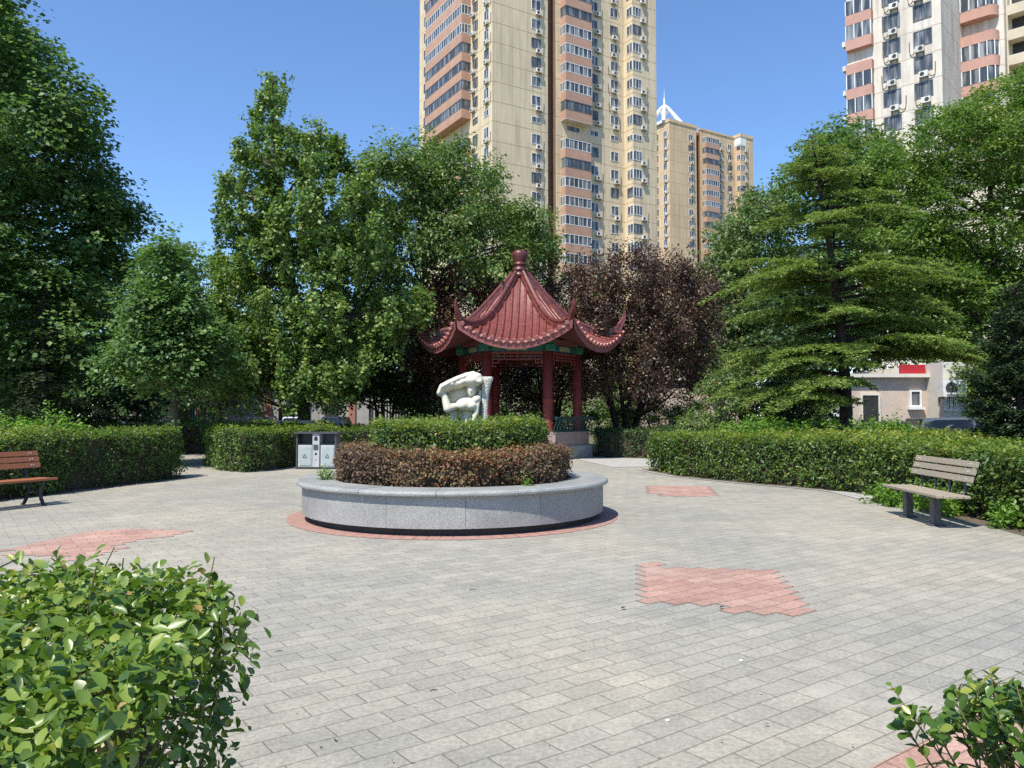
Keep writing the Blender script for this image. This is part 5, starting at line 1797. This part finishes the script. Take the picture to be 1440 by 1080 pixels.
def right_tower():
    d = 82.0
    p0 = at(1324, 60, d)
    ang = math.atan2(0.72, 0.69)
    root = empty('apartment_tower', (p0[0], p0[1], 0), ang, 'pale stained apartment tower with pink balconies above the trees at the right edge', 'apartment tower', 'apartment towers')
    pitch = 2.92
    zc = at(1298, 53, 83.3)[2]
    ztop = zc + pitch * 4
    wm = wallmat('stained_white_render', (0.72, 0.67, 0.58), (0.56, 0.51, 0.44), (0.40, 0.35, 0.29), pitch, zc + 0.85 + 0.1)
    pink = surf('pink_render', (0.52, 0.31, 0.25), (0.43, 0.255, 0.205), 0.7, 0.85)
    cream = surf('cream_balcony', (0.62, 0.55, 0.42), (0.52, 0.46, 0.35), 0.7, 0.85)
    b = MB(); b.prism([(0, 0), (8.9, 0), (8.9, -4.2), (11.0, -4.2), (11.0, -16), (24, -16), (24, 10.0), (0, 10.0)], 0, ztop); b.build('wall', wm, root)
    proto = win_proto('window', 1.9, 1.75, M['dark_frame'], M['glass'], 2, root)
    ac0 = ac_proto(root)
    first = True
    rr = random.Random(8)
    f0 = True
    facs = True
    for i in range(-4, 3):
        z = zc + pitch * i
        for w in (1.85, 5.1):
            if f0:
                proto.location = (0, w, z); proto.rotation_euler = (0, 0, -PI / 2); f0 = False
            else:
                dup(proto, root, (0, w, z), -PI / 2)
            if (w > 4 or i != 1) and i > -4:
                fl = rr.random() < 0.5
                if facs:
                    ac0.location = (0, w + rr.uniform(-.5, .3), z - 1.35); ac0.rotation_euler = (0, 0, -PI / 2); facs = False
                else:
                    o = dup(ac0, root, (0, w + rr.uniform(-.5, .4), z - 1.32), -PI / 2)
                    if fl: o.scale = (-1, 1, 1)
        # pink balcony at the left end, one storey left open
        b = MB(); b.box(-0.75, 0.05, 7.0, 9.9, z - 2.05, z - 0.86)
        bl = b.build('balcony', pink, root)
        b = MB()
        if i != 0:
            b.box(-0.72, 0.03, 7.05, 9.85, z - 0.855, z + 0.86); gname = 'balcony_glazing'
            g_ = b.build(gname, M['glass'], bl)
            b = MB()
            for q in range(4):
                y = 7.05 + q * 0.93
                b.box(-0.78, -0.7, y - 0.05, y + 0.05, z - 0.85, z + 0.86)
            b.build('glazing_frame', M['white_frame'], bl)
        if i < 2 and i != -4:
            b = MB(); b.box(-0.45, 0.45, 10.02, 10.4, z - 1.3, z - 0.7)
            b.build('air_conditioner', M['ac'], root)
        # rounded pink balcony on the receding wing
        def rpoly(p, r=1.0, w0=-0.02, w1=-3.7):
            pts = [(8.95, w0), (8.95 - p, w0)]
            for a in np.linspace(0, PI / 2, 7):
                pts.append((8.95 - p + r - r * math.cos(a), w1 + r - r * math.sin(a)))
            pts.append((8.95, w1))
            return pts
        b = MB(); b.prism(rpoly(1.25), z - 2.05, z - 0.86)
        bl = b.build('balcony', pink, root)
        if i != 1:
            b = MB(); b.prism(rpoly(1.2, w0=-0.04, w1=-3.65), z - 0.855, z + 0.86); b.build('balcony_glazing', M['glass'], bl)
            b = MB()
            for (u, w) in [(7.68, -0.1), (7.68, -1.0), (7.68, -1.9), (7.68, -2.7), (7.98, -3.4), (8.7, -3.7)]:
                b.box(u - 0.05, u + 0.05, w - 0.05, w + 0.05, z - 0.85, z + 0.86)
            b.build('glazing_frame', M['white_frame'], bl)
        # open cream balconies further right
        b = MB(); b.box(9.6, 11.05, -14, -4.25, z - 1.95, z - 0.8); b.box(9.6, 11.05, -4.4, -4.25, z - 0.8, z + 0.97)
        bl = b.build('open_balcony', cream, root)
        b = MB(); b.box(10.9, 10.99, -13.5, -4.6, z - 0.78, z + 0.9); b.build('balcony_opening', M['dark_open'], bl)  # dark panel, the open balcony's shade put into its colour


right_tower()

# ================================================================== low buildings
def low_building():
    d = 31.0
    root = empty('low_building', (at(1150, 584, d)[0], d, 0), 0, 'pinkish single storey building with red roof band behind the cedar', 'building')
    ox = at(1150, 584, d)[0]
    X = lambda px: at(px, 560, d)[0] - ox
    Z = lambda py: at(1250, py, d)[2]
    b = MB(); b.box(X(1160), X(1303), 0, 8, 0, Z(531)); b.build('wall', M['pinkwall'], root)
    b = MB(); b.box(X(1158), X(1309), -0.28, 8.2, Z(531) + 0.002, Z(526)); b.build('cornice', M['palewall'], root)
    b = MB(); b.box(X(1267), X(1301), -0.05, 0.12, Z(526) + 0.002, Z(513)); b.build('roof_band', M['red_band'], root)
    b = MB(); b.box(X(1303) + 0.002, X(1347), -1.2, 9, 0, Z(512)); b.build('side_wall', M['palewall'], root)
    b = MB(); b.box(X(1212), X(1234), -0.06, 0.1, 0, Z(557)); o = b.build('door', M['dark_open'], root)
    b = MB()
    x0, x1 = X(1212), X(1234)
    b.box(x0 - 0.08, x0, -0.09, 0.1, 0, Z(556)); b.box(x1, x1 + 0.08, -0.09, 0.1, 0, Z(556)); b.box(x0 - 0.08, x1 + 0.08, -0.09, 0.1, Z(556), Z(553)); b.build('door_frame', M['palewall'], o)
    for a, c, y0, y1 in [(1281, 1292, 551, 570), (1170, 1184, 556, 580)]:
        w, h = X(c) - X(a), Z(y0) - Z(y1)
        o = win_proto('window', w + 0.16, h + 0.14, M['white_frame'], M['glass'], 0, root)
        o.location = ((X(a) + X(c)) / 2, -0.02, (Z(y0) + Z(y1)) / 2)
        b = MB(); b.box(-w / 2 - 0.16, w / 2 + 0.16, -0.16, 0, -h / 2 - 0.17, -h / 2 - 0.075); b.build('sill', M['white_frame'], o)
    # barred window and cooling unit on the side wall
    w, h = X(1318) - X(1301.5), Z(558) - Z(578)
    o = win_proto('barred_window', w, h, M['white_frame'], M['glass'], 1, root)
    o.location = (X(1312), -1.22, (Z(558) + Z(578)) / 2)
    b = MB()
    for k in range(7):
        x = -w / 2 + w * k / 6
        b.tube([(x, -0.14, -h / 2), (x, -0.14, h / 2)], 0.014, 5)
    for zz in (-h / 2, h / 2): b.tube([(-w / 2, -0.14, zz), (w / 2, -0.14, zz)], 0.016, 5)
    b.build('window_grille', M['white_frame'], o)
    a = ac_proto(root); a.location = (X(1309), -1.2, Z(548))
    b = MB(); b.box(X(1298), X(1324), -1.75, -1.2, Z(556), Z(554)); b.build('canopy', M['palewall'], root)


low_building()


def left_building():
    d = 56.0
    ox = at(330, 584, d)[0]
    root = empty('low_building', (ox, d, 0), R(2), 'brick red and grey low building in deep shade behind the left trees', 'building')
    b = MB(); b.box(-9, 12, 0, 8, 0, 4.6); b.build('wall', M['greywall'], root)
    for x in (-4.4, -2.6, 2.4, 5.2, 8.5):
        b = MB(); b.box(x - 0.25, x + 0.25, -0.12, 0, 0, 4.2); b.build('pillar', M['brickred'], root)
    b = MB(); b.box(-9.2, 12.2, -0.5, 0, 3.7, 4.6); b.build('fascia', M['brickred'], root)
    b = MB(); b.box(-9.2, 12.2, -0.9, 8.2, 4.602, 4.8); b.build('roof', M['palewall'], root)
    for x in (-3.5, 3.8, 7):
        b = MB(); b.box(x - 0.5, x + 0.5, -0.05, 0.02, 0, 2.3); b.build('door', M['dark_open'], root)


left_building()

p = at(985, 584, 37)
wb = empty('low_building', (p[0], 37, 0), 0, 'small pale building with red awnings half hidden behind the purple plum tree', 'building')
X0 = lambda px: at(px, 560, 37)[0] - p[0]
Z0 = lambda py: at(985, py, 37)[2]
b = MB(); b.box(X0(925), X0(1062), 0, 6, 0, Z0(535)); b.build('wall', M['pinkwall'], wb)
o = win_proto('window', X0(963) - X0(940), Z0(575) - Z0(592), M['white_frame'], M['glass'], 1, wb); o.location = (X0(951), -0.02, Z0(583.5))
b = MB(); b.box(X0(925) - .1, X0(1062) + .1, -0.2, 6.1, Z0(535) + .002, Z0(531)); b.build('roof', M['palewall'], wb)
b = MB(); b.box(X0(994), X0(1012), -0.9, -0.002, Z0(551), Z0(543)); b.build('awning', M['red_band'], wb)
b = MB(); b.box(X0(1026), X0(1040), -0.9, -0.002, Z0(550), Z0(544)); b.build('awning', M['red_band'], wb)

# grey rail fence left of the statue
fx0, fx1 = at(520, 584, 38)[0], at(655, 584, 38)[0]
fr_ = empty('rail_fence', ((fx0 + fx1) / 2, 38, 0), 0, 'pale grey vertical rail fence in the shade left of the pavilion', 'fence')
b = MB()
L = fx1 - fx0
n = 34
for k in range(n): b.box(-L / 2 + L * k / (n - 1) - 0.035, -L / 2 + L * k / (n - 1) + 0.035, -0.02, 0.02, 0.1, 2.15)
b.build('rail', M['bin_grey'], fr_)
b = MB()
for zz in (0.35, 1.95): b.box(-L / 2, L / 2, 0.021, 0.06, zz, zz + 0.07)
b.build('cross_bar', M['bin_grey'], fr_)
for k in range(4):
    x = -L / 2 + L * k / 3
    b = MB(); b.box(x - 0.06, x + 0.06, 0.061, 0.18, -0.03, 2.3); b.build('post', M['grey_metal'], fr_)

# green exercise post
p = at(272, 584, 40)
gpst = empty('exercise_post', (p[0], 40, 0), 0, 'green metal exercise post with a hooked top beyond the far hedges', 'exercise post')
b = MB(); b.tube([(0, 0, -0.03), (0, 0, 1.9)], 0.07, 10); b.build('pole', M['green_post'], gpst, smooth=True)
b = MB(); b.tube([(0, 0, 1.9), (-0.05, 0, 2.05), (-0.25, 0, 2.1), (-0.40, 0, 2.02)], 0.05, 8); b.build('hook', M['green_post'], gpst, smooth=True)


# ================================================================== cars
def car(loc, rz, paint, label, h=1.42, length=4.4, wagon=False):
    root = empty('parked_car', (loc[0], loc[1], 0), rz, label, 'car', 'parked cars beyond the hedges')
    L = length
    hb = 0.92
    st = [(-L / 2, 0.42, 0.70, 0.66), (-L / 2 + 0.12, 0.28, 0.84, 0.80), (-L * 0.32, 0.22, hb, 0.87), (0, 0.22, hb, 0.88), (L * 0.2, 0.22, hb - 0.02, 0.88), (L * 0.36, 0.24, hb - 0.12, 0.85), (L / 2 - 0.1, 0.30, 0.72, 0.76), (L / 2, 0.42, 0.62, 0.62)]
    b = MB()
    vs = []
    for x, z0, z1, hw in st:
        vs += [(x, -hw * 0.92, z0), (x, -hw, z0 + 0.18), (x, -hw, z1 - 0.12), (x, -hw * 0.93, z1), (x, hw * 0.93, z1), (x, hw, z1 - 0.12), (x, hw, z0 + 0.18), (x, hw * 0.92, z0)]
    n = 8
    b.add(vs, [(i * n + k, i * n + (k + 1) % n, (i + 1) * n + (k + 1) % n, (i + 1) * n + k) for i in range(len(st) - 1) for k in range(n)] + [tuple(range(n)), tuple(range(len(st) * n - 1, (len(st) - 1) * n - 1, -1))])
    body = b.build('body', M[paint], root, bevel=0.02)
    back = -L * 0.46 if wagon else -L * 0.36
    cab = [(back, hb - 0.02, 0.76), (back + (0.22 if wagon else 0.55), h - 0.03, 0.64), (-0.1, h, 0.66), (L * 0.07, h - 0.03, 0.64), (L * 0.26, hb - 0.04, 0.76)]
    b = MB()
    vs = []
    for x, z, hw in cab:
        vs += [(x, -0.80, hb - 0.05), (x, -hw, z), (x, hw, z), (x, 0.80, hb - 0.05)]
    b.add(vs, [(i * 4 + k, i * 4 + k + 1, (i + 1) * 4 + k + 1, (i + 1) * 4 + k) for i in range(4) for k in range(3)] + [(0, 1, 2, 3), (19, 18, 17, 16)])
    b.build('cabin', M[paint], root, bevel=0.03)
    # side windows follow the cabin sides, two panes a side plus screens
    for s in (-1, 1):
        def sidept(x, f):
            # point on the cabin side at length x and height fraction f
            xs = [c_[0] for c_ in cab]
            z = np.interp(x, xs, [c_[1] for c_ in cab]); hw = np.interp(x, xs, [c_[2] for c_ in cab])
            zb = hb - 0.05
            return (x, s * (0.80 + (hw - 0.80) * f + 0.006), zb + (z - zb) * f)
        xa = back + (0.16 if wagon else 0.45)
        for x0, x1 in ((xa, -0.25), (-0.17, L * 0.15)):
            b = MB()
            q = np.linspace(x0, x1, 5)
            vs = [sidept(x, 0.16) for x in q] + [sidept(x, 0.86 if q[0] < x < q[-1] or wagon else 0.78) for x in q]
            b.add(vs, [(i, i + 1, i + 6, i + 5) for i in range(4)])
            b.build('side_window', M['car_glass'], root)
    for (i0, i1, nm) in ((3, 4, 'windscreen'), (0, 1, 'rear_window')):
        (xa, za, ha), (xb, zb, hb2) = cab[i0], cab[i1]
        b = MB()
        o = 0.012 * (1 if nm == 'windscreen' else -1)
        pts = []
        for f, k in ((0.12, 0.86), (0.9, 0.86)):
            x, z, hw = xa + (xb - xa) * f, za + (zb - za) * f, ha + (hb2 - ha) * f
            pts += [(x + o, -hw * k, z + 0.012), (x + o, hw * k, z + 0.012)]
        b.add(pts, [(0, 1, 3, 2)])
        b.build(nm, M['car_glass'], root)
    for x in (-L * 0.31, L * 0.31):
        for s in (-1, 1):
            b = MB()
            b.lathe([(0.0, -0.10), (0.30, -0.10), (0.315, -0.06), (0.315, 0.06), (0.30, 0.10), (0.0, 0.10)], n=20)
            o = b.build('wheel', M['tyre'], root, smooth=False)
            o.location = (x, s * 0.80, 0.315); o.rotation_euler = (PI / 2, 0, 0)
            b = MB(); b.lathe([(0, 0.105), (0.19, 0.108), (0.19, 0.10)], n=16); b.build('rim', M['bolt'], o)
    for s in (-1, 1):
        b = MB(); b.cbox((L / 2 - 0.12, s * 0.56, 0.64), (0.16, 0.26, 0.11)); b.build('headlight', M['bolt'], root, bevel=0.02)
        b = MB(); b.cbox((L * 0.17, s * 0.92, 0.95), (0.10, 0.16, 0.10)); b.build('wing_mirror', M[paint], root, bevel=0.02)
    return root


car((at(1366, 584, 28)[0], 28.2), 0.0, 'car_grey', 'dark grey estate car with long side windows parked beyond the right hedge', 1.43, 4.7, True)
car((at(1233, 584, 28.5)[0], 28.9), PI, 'car_dark', 'low black car parked in front of the pinkish building', 1.28, 4.2)
for px, pa, lab, rz in [(196, 'car_dark', 'black car in shade at the far left behind the low hedges', 1.2), (362, 'car_dark', 'black car in shade right of the green exercise post', 1.35), (413, 'car_white', 'white car half hidden behind the ginkgo trunk', 1.5), (468, 'car_dark', 'dark car right of the ginkgo trunk above the litter bin', 1.6)]:
    car((at(px, 584, 45)[0], 45.4), -rz, pa, lab, 1.42, 4.4)
# ================================================================== trees
tree('maple_tree', 'large dark green maple filling the upper left corner', 'tree', 30.0, -50,
     [(-40, -160, 60, 50), (-60, -70, 70, 55), (-5, 5, 48, 48), (-60, 60, 80, 60), (28, 85, 44, 45), (-20, 150, 80, 60), (80, 140, 48, 45), (122, 170, 26, 40), (40, 210, 70, 55), (108, 235, 44, 45), (140, 275, 32, 34), (172, 295, 26, 22), (-30, 270, 80, 60), (80, 310, 70, 55), (140, 350, 40, 40), (10, 370, 90, 60), (90, 405, 70, 50), (-40, 440, 90, 70), (60, 470, 80, 50), (20, 520, 90, 36), (-80, 330, 90, 90)],
     'maple', 100000, r0=0.32, limbs=34, shoots=110, smul=1.5, depth=0.8)
conifer('spruce_tree', 'dark pointed spruce behind the left maple', 'tree', (at(150, 584, 37)[0], 37.0, 0), at(150, 236, 37)[2], lambda t: 3.1 * (1 - t) ** 0.8 + 0.1, 20, 10, 'lf_spruce', r0=0.16, z0=0.5, seed=4, droop=0.35, rise=0.1, needle=(0.14, 0.045), dens=0.9)
conifer('spruce_tree', 'low dark spruce spreading at the far left edge', 'tree', (at(60, 584, 26)[0], 26.0, 0), 6.2, lambda t: 2.4 * (1 - t) ** 0.7 + 0.1, 14, 10, 'lf_spruce', r0=0.14, z0=0.4, seed=9, droop=0.3, rise=0.1, needle=(0.14, 0.045), dens=0.8)
tree('maple_tree', 'dense rounded bluish green maple left of the ginkgo', 'tree', 23.0, 243,
     [(232, 350, 22, 25), (235, 388, 40, 30), (212, 430, 38, 35), (262, 430, 40, 35), (205, 480, 42, 30), (252, 480, 48, 34), (292, 470, 28, 36), (226, 512, 50, 22), (278, 512, 40, 22), (180, 505, 30, 22)],
     'maple', 34000, r0=0.15, limbs=16, shoots=26, grow=0.68)
tree('ginkgo_tree', 'tall ginkgo with hanging leaf columns and a leaning double top', 'tree', 27.0, 431,
     [(386, 108, 11, 13), (384, 130, 16, 14), (374, 150, 24, 11), (398, 178, 26, 12), (345, 206, 26, 11), (385, 215, 30, 18), (326, 252, 30, 8), (445, 188, 18, 20), (472, 198, 20, 11), (440, 228, 28, 26), (385, 262, 44, 26), (500, 245, 34, 26), (450, 285, 50, 38), (345, 305, 38, 34), (405, 325, 46, 48), (470, 345, 50, 46), (520, 320, 36, 40), (325, 370, 38, 48), (385, 400, 50, 55), (455, 425, 50, 55), (312, 445, 38, 46), (365, 475, 48, 46), (435, 500, 50, 45), (500, 470, 42, 46), (296, 500, 30, 30), (345, 512, 38, 20), (410, 522, 34, 16), (488, 515, 36, 20), (545, 430, 34, 28), (588, 415, 26, 12)],
     'ginkgo', 105000, r0=0.25, limbs=34, top_px=(385, 125), whitewash=True, depth=0.65, grow=0.84)
tree('broadleaf_tree', 'spreading green tree with arching boughs behind the pavilion left side', 'tree', 33.0, 596,
     [(540, 225, 36, 28), (592, 212, 32, 22), (642, 218, 32, 22), (560, 268, 54, 38), (622, 258, 46, 34), (682, 245, 32, 24), (690, 290, 46, 34), (640, 318, 54, 38), (572, 330, 56, 44), (738, 305, 36, 22), (768, 338, 22, 14), (722, 348, 46, 20), (652, 362, 50, 20), (575, 380, 46, 26), (705, 372, 42, 14), (535, 410, 34, 26), (515, 300, 40, 50), (520, 380, 40, 50), (500, 430, 40, 40)],
     'persimmon', 58000, r0=0.22, limbs=34, shoots=24, grow=0.88)
tree('street_tree', 'thin trunked green tree with whitewashed foot just left of the ginkgo', 'tree', 29.0, 393,
     [(330, 470, 42, 34), (380, 495, 44, 26), (345, 515, 36, 18), (405, 505, 30, 20), (300, 520, 34, 16)], 'locust', 15000, r0=0.10, limbs=10, whitewash=True)
tree('street_tree', 'small dark stemmed tree in front of the brick red building', 'tree', 40.0, 310,
     [(300, 500, 36, 26), (340, 515, 36, 24), (318, 470, 36, 28), (290, 535, 22, 14)], 'dark', 7000, r0=0.13, limbs=10, smul=1.2)
# dark undergrowth left of the pavilion
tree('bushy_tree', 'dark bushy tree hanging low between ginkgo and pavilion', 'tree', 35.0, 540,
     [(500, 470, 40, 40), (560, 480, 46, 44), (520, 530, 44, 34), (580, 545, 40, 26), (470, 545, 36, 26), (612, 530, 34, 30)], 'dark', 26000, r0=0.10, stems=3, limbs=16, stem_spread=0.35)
# purple leaved plums
PG = 'purple leaved trees around the pavilion'
tree('plum_tree', 'broad purple brown plum tree right of the pavilion with several dark stems', 'tree', 31.0, 880,
     [(842, 402, 38, 30), (890, 385, 40, 26), (945, 392, 42, 26), (982, 412, 28, 30), (832, 442, 46, 36), (888, 440, 54, 40), (950, 446, 50, 40), (996, 452, 18, 34), (856, 490, 50, 36), (925, 496, 56, 36), (980, 490, 28, 32), (838, 532, 40, 24), (900, 540, 44, 22), (956, 530, 36, 22)],
     'plum', 72000, r0=0.13, stems=6, bark='dark_bark', limbs=30, shoots=90, group=PG, grow=0.93, stem_spread=0.42, ttop=0.6)
tree('plum_tree', 'purple brown plum tree directly behind the pavilion roof', 'tree', 35.0, 775,
     [(790, 400, 34, 28), (745, 392, 36, 28), (775, 440, 44, 36), (735, 445, 44, 36), (765, 500, 48, 40), (805, 530, 36, 34), (720, 510, 44, 40), (745, 550, 48, 24)],
     'plum', 40000, r0=0.12, stems=4, bark='dark_bark', limbs=20, shoots=40, group=PG, stem_spread=0.4, ttop=0.6)
tree('plum_tree', 'purple brown plum tree left of the pavilion behind the statue', 'tree', 31.0, 645,
     [(640, 412, 40, 22), (690, 400, 40, 26), (604, 440, 32, 30), (662, 450, 46, 36), (622, 500, 46, 36), (592, 520, 34, 30), (645, 545, 40, 24), (690, 500, 34, 40)],
     'plum', 38000, r0=0.12, stems=4, bark='dark_bark', limbs=20, shoots=30, group=PG, stem_spread=0.4, ttop=0.6)
# right side
tree('pagoda_tree', 'large bright green leafy tree with dark forked trunk at the right edge', 'tree', 37.0, 1400,
     [(1450, 115, 52, 40), (1385, 155, 52, 34), (1315, 185, 50, 34), (1440, 195, 66, 50), (1352, 232, 60, 44), (1285, 260, 50, 40), (1425, 285, 62, 54), (1340, 318, 54, 44), (1262, 322, 40, 36), (1390, 372, 60, 42), (1310, 395, 50, 34), (1455, 440, 56, 52), (1356, 440, 40, 26), (1250, 390, 34, 34), (1500, 220, 70, 80), (1500, 360, 70, 90), (1250, 215, 30, 22), (1300, 330, 44, 40), (1340, 400, 50, 36), (1270, 430, 44, 36), (1330, 470, 44, 28), (1420, 500, 50, 40)],
     'locust', 125000, r0=0.30, limbs=44, shoots=40, bark='dark_bark', grow=0.86, smul=1.2)
conifer('cedar_tree', 'wide cedar with flat layered sprays in front of the pinkish building', 'tree', (at(1190, 584, 22.5)[0], 22.5, 0), at(1150, 188, 22.5)[2],
        lambda t: 3.9 * (1 - t) ** 0.62 * (0.72 + 0.38 * math.sin(9.5 * t + 1.2) ** 2) + 0.35, 10, 9, 'lf_cedar', r0=0.22, z0=3.3, seed=21, droop=0.24, rise=0.14, needle=(0.12, 0.040), dens=2.2, twigs=1.2, tdz=-0.13, jit=0.13, lmin=0.35, top_lean=(-0.9, 0.0), tlmax=1.05,
        extra=[(3.3, -0.35, 5.0), (3.5, -0.12, 5.0), (3.45, -0.24, 5.4), (3.2, 0.02, 4.6), (3.4, -0.7, 3.6), (2.5, -2.3, 3.4), (2.4, -2.0, 3.2), (2.3, -2.75, 3.6), (2.0, -2.45, 3.9), (2.7, -2.95, 4.0), (2.1, 3.0, 3.9), (1.9, -2.15, 2.6), (2.9, -1.75, 2.6), (3.0, -2.5, 3.8), (2.2, 2.7, 3.3), (3.6, -0.95, 3.2), (3.7, 0.25, 4.2), (3.3, 3.3, 3.6), (3.4, 2.9, 3.3), (3.4, -2.6, 3.0), (5.9, 3.3, 3.4), (5.8, -0.1, 3.4), (5.7, -2.5, 3.0), (5.9, -0.7, 3.0), (4.7, -0.3, 3.2), (4.5, 3.4, 3.5)] + [(9.75 - 0.09 * q, 2.4 * q, 0.35 + 0.075 * q) for q in range(16)])
tree('poplar_tree', 'soft green feathery tree left of the cedar below the distant tower', 'tree', 42.0, 1050,
     [(1066, 285, 30, 24), (1032, 328, 32, 32), (1085, 310, 32, 32), (1012, 388, 28, 36), (1060, 380, 44, 46), (1000, 440, 24, 36), (1050, 450, 44, 40), (1100, 400, 34, 44), (1020, 500, 40, 30), (1085, 490, 40, 40)],
     'far', 26000, r0=0.22, limbs=18, smul=0.75)
tree('broadleaf_tree', 'bluish green tree top showing above the cedar', 'tree', 45.0, 1185,
     [(1176, 180, 20, 14), (1212, 192, 28, 18), (1150, 212, 26, 18), (1190, 232, 46, 30), (1132, 258, 28, 22), (1232, 245, 38, 30), (1102, 285, 24, 20), (1170, 290, 50, 36), (1230, 310, 44, 40), (1180, 360, 60, 40), (1110, 350, 34, 34)],
     'maple', 34000, r0=0.24, limbs=18, smul=1.7)
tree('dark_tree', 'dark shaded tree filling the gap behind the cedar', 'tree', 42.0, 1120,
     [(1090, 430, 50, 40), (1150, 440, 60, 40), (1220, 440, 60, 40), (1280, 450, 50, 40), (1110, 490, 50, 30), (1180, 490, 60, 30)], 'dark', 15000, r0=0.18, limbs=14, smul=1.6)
conifer('juniper_tree', 'dark juniper at the right edge beyond the hedge', 'tree', (at(1432, 584, 15.5)[0], 15.5, 0), 4.1, lambda t: 0.95 * math.sin(PI * (0.30 + 0.66 * t)) + 0.05, 17, 9, 'lf_spruce', r0=0.12, z0=0.25, seed=33, droop=0.05, rise=0.55, needle=(0.09, 0.036), dens=3.2, twigs=1.8)
tree('leafy_bush', 'tall green leafy bush at the right end of the plum tree under the cedar', 'bush', 26.0, 1028,
     [(1028, 530, 30, 22), (1005, 555, 28, 24), (1050, 555, 30, 24), (1030, 585, 36, 18), (985, 585, 24, 16)], 'persimmon', 9000, r0=0.05, stems=4, limbs=10, smul=0.6)
tree('leafy_bush', 'green leafy bush under the purple plum tree beyond the low hedge', 'bush', 33.0, 930,
     [(930, 560, 30, 22), (960, 575, 30, 18), (905, 580, 28, 16), (860, 580, 30, 16), (990, 560, 22, 20)], 'locust', 8000, r0=0.05, stems=4, limbs=10, smul=0.7)
tree('leafy_bush', 'light green bush right of the grille window beside the grey car', 'bush', 29.5, 1380,
     [(1378, 520, 22, 26), (1374, 555, 18, 24), (1392, 560, 24, 26)], 'locust', 6000, r0=0.06, stems=3, limbs=8, smul=0.8)
tree('bushy_tree', 'dark bushy tree low behind the left spruces', 'tree', 36.0, 110,
     [(40, 500, 50, 40), (110, 520, 50, 40), (180, 530, 44, 34), (60, 560, 50, 26), (140, 565, 50, 24), (-10, 540, 50, 40), (215, 560, 30, 22)], 'dark', 15000, r0=0.10, stems=3, limbs=14, smul=1.2, stem_spread=0.5)
tree('leafy_bush', 'dark leafy bush under the cedar left of the pinkish building', 'bush', 26.5, 1110,
     [(1080, 560, 26, 24), (1115, 555, 26, 26), (1148, 565, 24, 22), (1095, 588, 30, 16), (1135, 590, 26, 14), (1165, 590, 16, 14), (1100, 525, 26, 24), (1145, 530, 24, 22)], 'dark', 11000, r0=0.05, stems=4, limbs=10, smul=0.7)
# tree belt closing the view
for i, (px, d, top, lab) in enumerate([(-60, 50, 360, 'tree of the far belt at the left edge'), (60, 58, 380, 'tree of the far belt behind the left spruces'), (190, 50, 335, 'pale tree of the far belt seen left of the rounded maple'), (285, 54, 350, 'pale tree of the far belt between rounded maple and ginkgo'),
                                       (390, 62, 420, 'tree of the far belt behind the ginkgo'), (490, 64, 430, 'tree of the far belt right of the ginkgo'), (600, 62, 430, 'tree of the far belt behind the rail fence'), (710, 60, 440, 'tree of the far belt seen through the pavilion'), (820, 62, 440, 'tree of the far belt behind the right pavilion columns'), (930, 58, 440, 'tree of the far belt behind the purple plum'),
                                       (1330, 52, 300, 'tree of the far belt behind the right pagoda tree'), (1470, 48, 260, 'tree of the far belt at the right edge')]):
    w = 62
    bl = [(px, top + 26, w * 0.55, 30), (px - 30, top + 75, w * 0.7, 42), (px + 32, top + 75, w * 0.7, 42), (px - 42, top + 130, w * 0.75, 40), (px + 42, top + 130, w * 0.75, 40), (px, top + 150, w, 40)]
    if top < 400: bl += [(px - 30, top + 195, w * 0.8, 34), (px + 34, top + 195, w * 0.8, 34)]
    tree('far_tree', lab, 'tree', d, px, bl, 'far', 9000, r0=0.2, limbs=8, group='far belt of trees')

# ================================================================== world, sun, camera
SUN_DIR = Vector((-0.55, -0.83, 0)).normalized() * math.cos(R(58)) + Vector((0, 0, math.sin(R(58))))
w = bpy.data.worlds.new('World')
scene.world = w
w.use_nodes = True
nt = w.node_tree
bg = nt.nodes['Background']
sky = nt.nodes.new('ShaderNodeTexSky')
sky.sky_type = 'NISHITA'
sky.sun_disc = False
sky.sun_elevation = R(58)
sky.sun_rotation = math.atan2(SUN_DIR.x, SUN_DIR.y)
sky.altitude = 50
sky.air_density = 1.0
sky.dust_density = 0.0
sky.ozone_density = 8.5
nt.links.new(sky.outputs[0], bg.inputs[0])
bg.inputs[1].default_value = 0.15
sd = bpy.data.lights.new('sun', 'SUN')
sd.energy = 4.6
sd.angle = R(0.55)
sd.color = (1.0, 0.935, 0.83)
so_ = bpy.data.objects.new('sun', sd)
col.objects.link(so_)
so_.location = (-20, -30, 60)
so_.rotation_euler = (-SUN_DIR).to_track_quat('-Z', 'Y').to_euler()

cd = bpy.data.cameras.new('camera')
cd.sensor_width = 36
cd.lens = 27.0
cd.clip_start = 0.05
cd.clip_end = 3000
co = bpy.data.objects.new('camera', cd)
col.objects.link(co)
co.location = (0, 0, EYE)
co.rotation_euler = (PI / 2 + PITCH, 0, 0)
scene.camera = co

scene.view_settings.view_transform = 'Standard'
scene.view_settings.look = 'None'
scene.view_settings.exposure = 0.55
scene.view_settings.gamma = 1.0
scene.view_settings.use_curve_mapping = False
scene.cycles.max_bounces = 6
scene.cycles.diffuse_bounces = 3
scene.cycles.glossy_bounces = 2
scene.cycles.transmission_bounces = 3
scene.cycles.transparent_max_bounces = 4
scene.cycles.use_adaptive_sampling = True
scene.cycles.adaptive_threshold = 0.02
scene.cycles.use_denoising = False
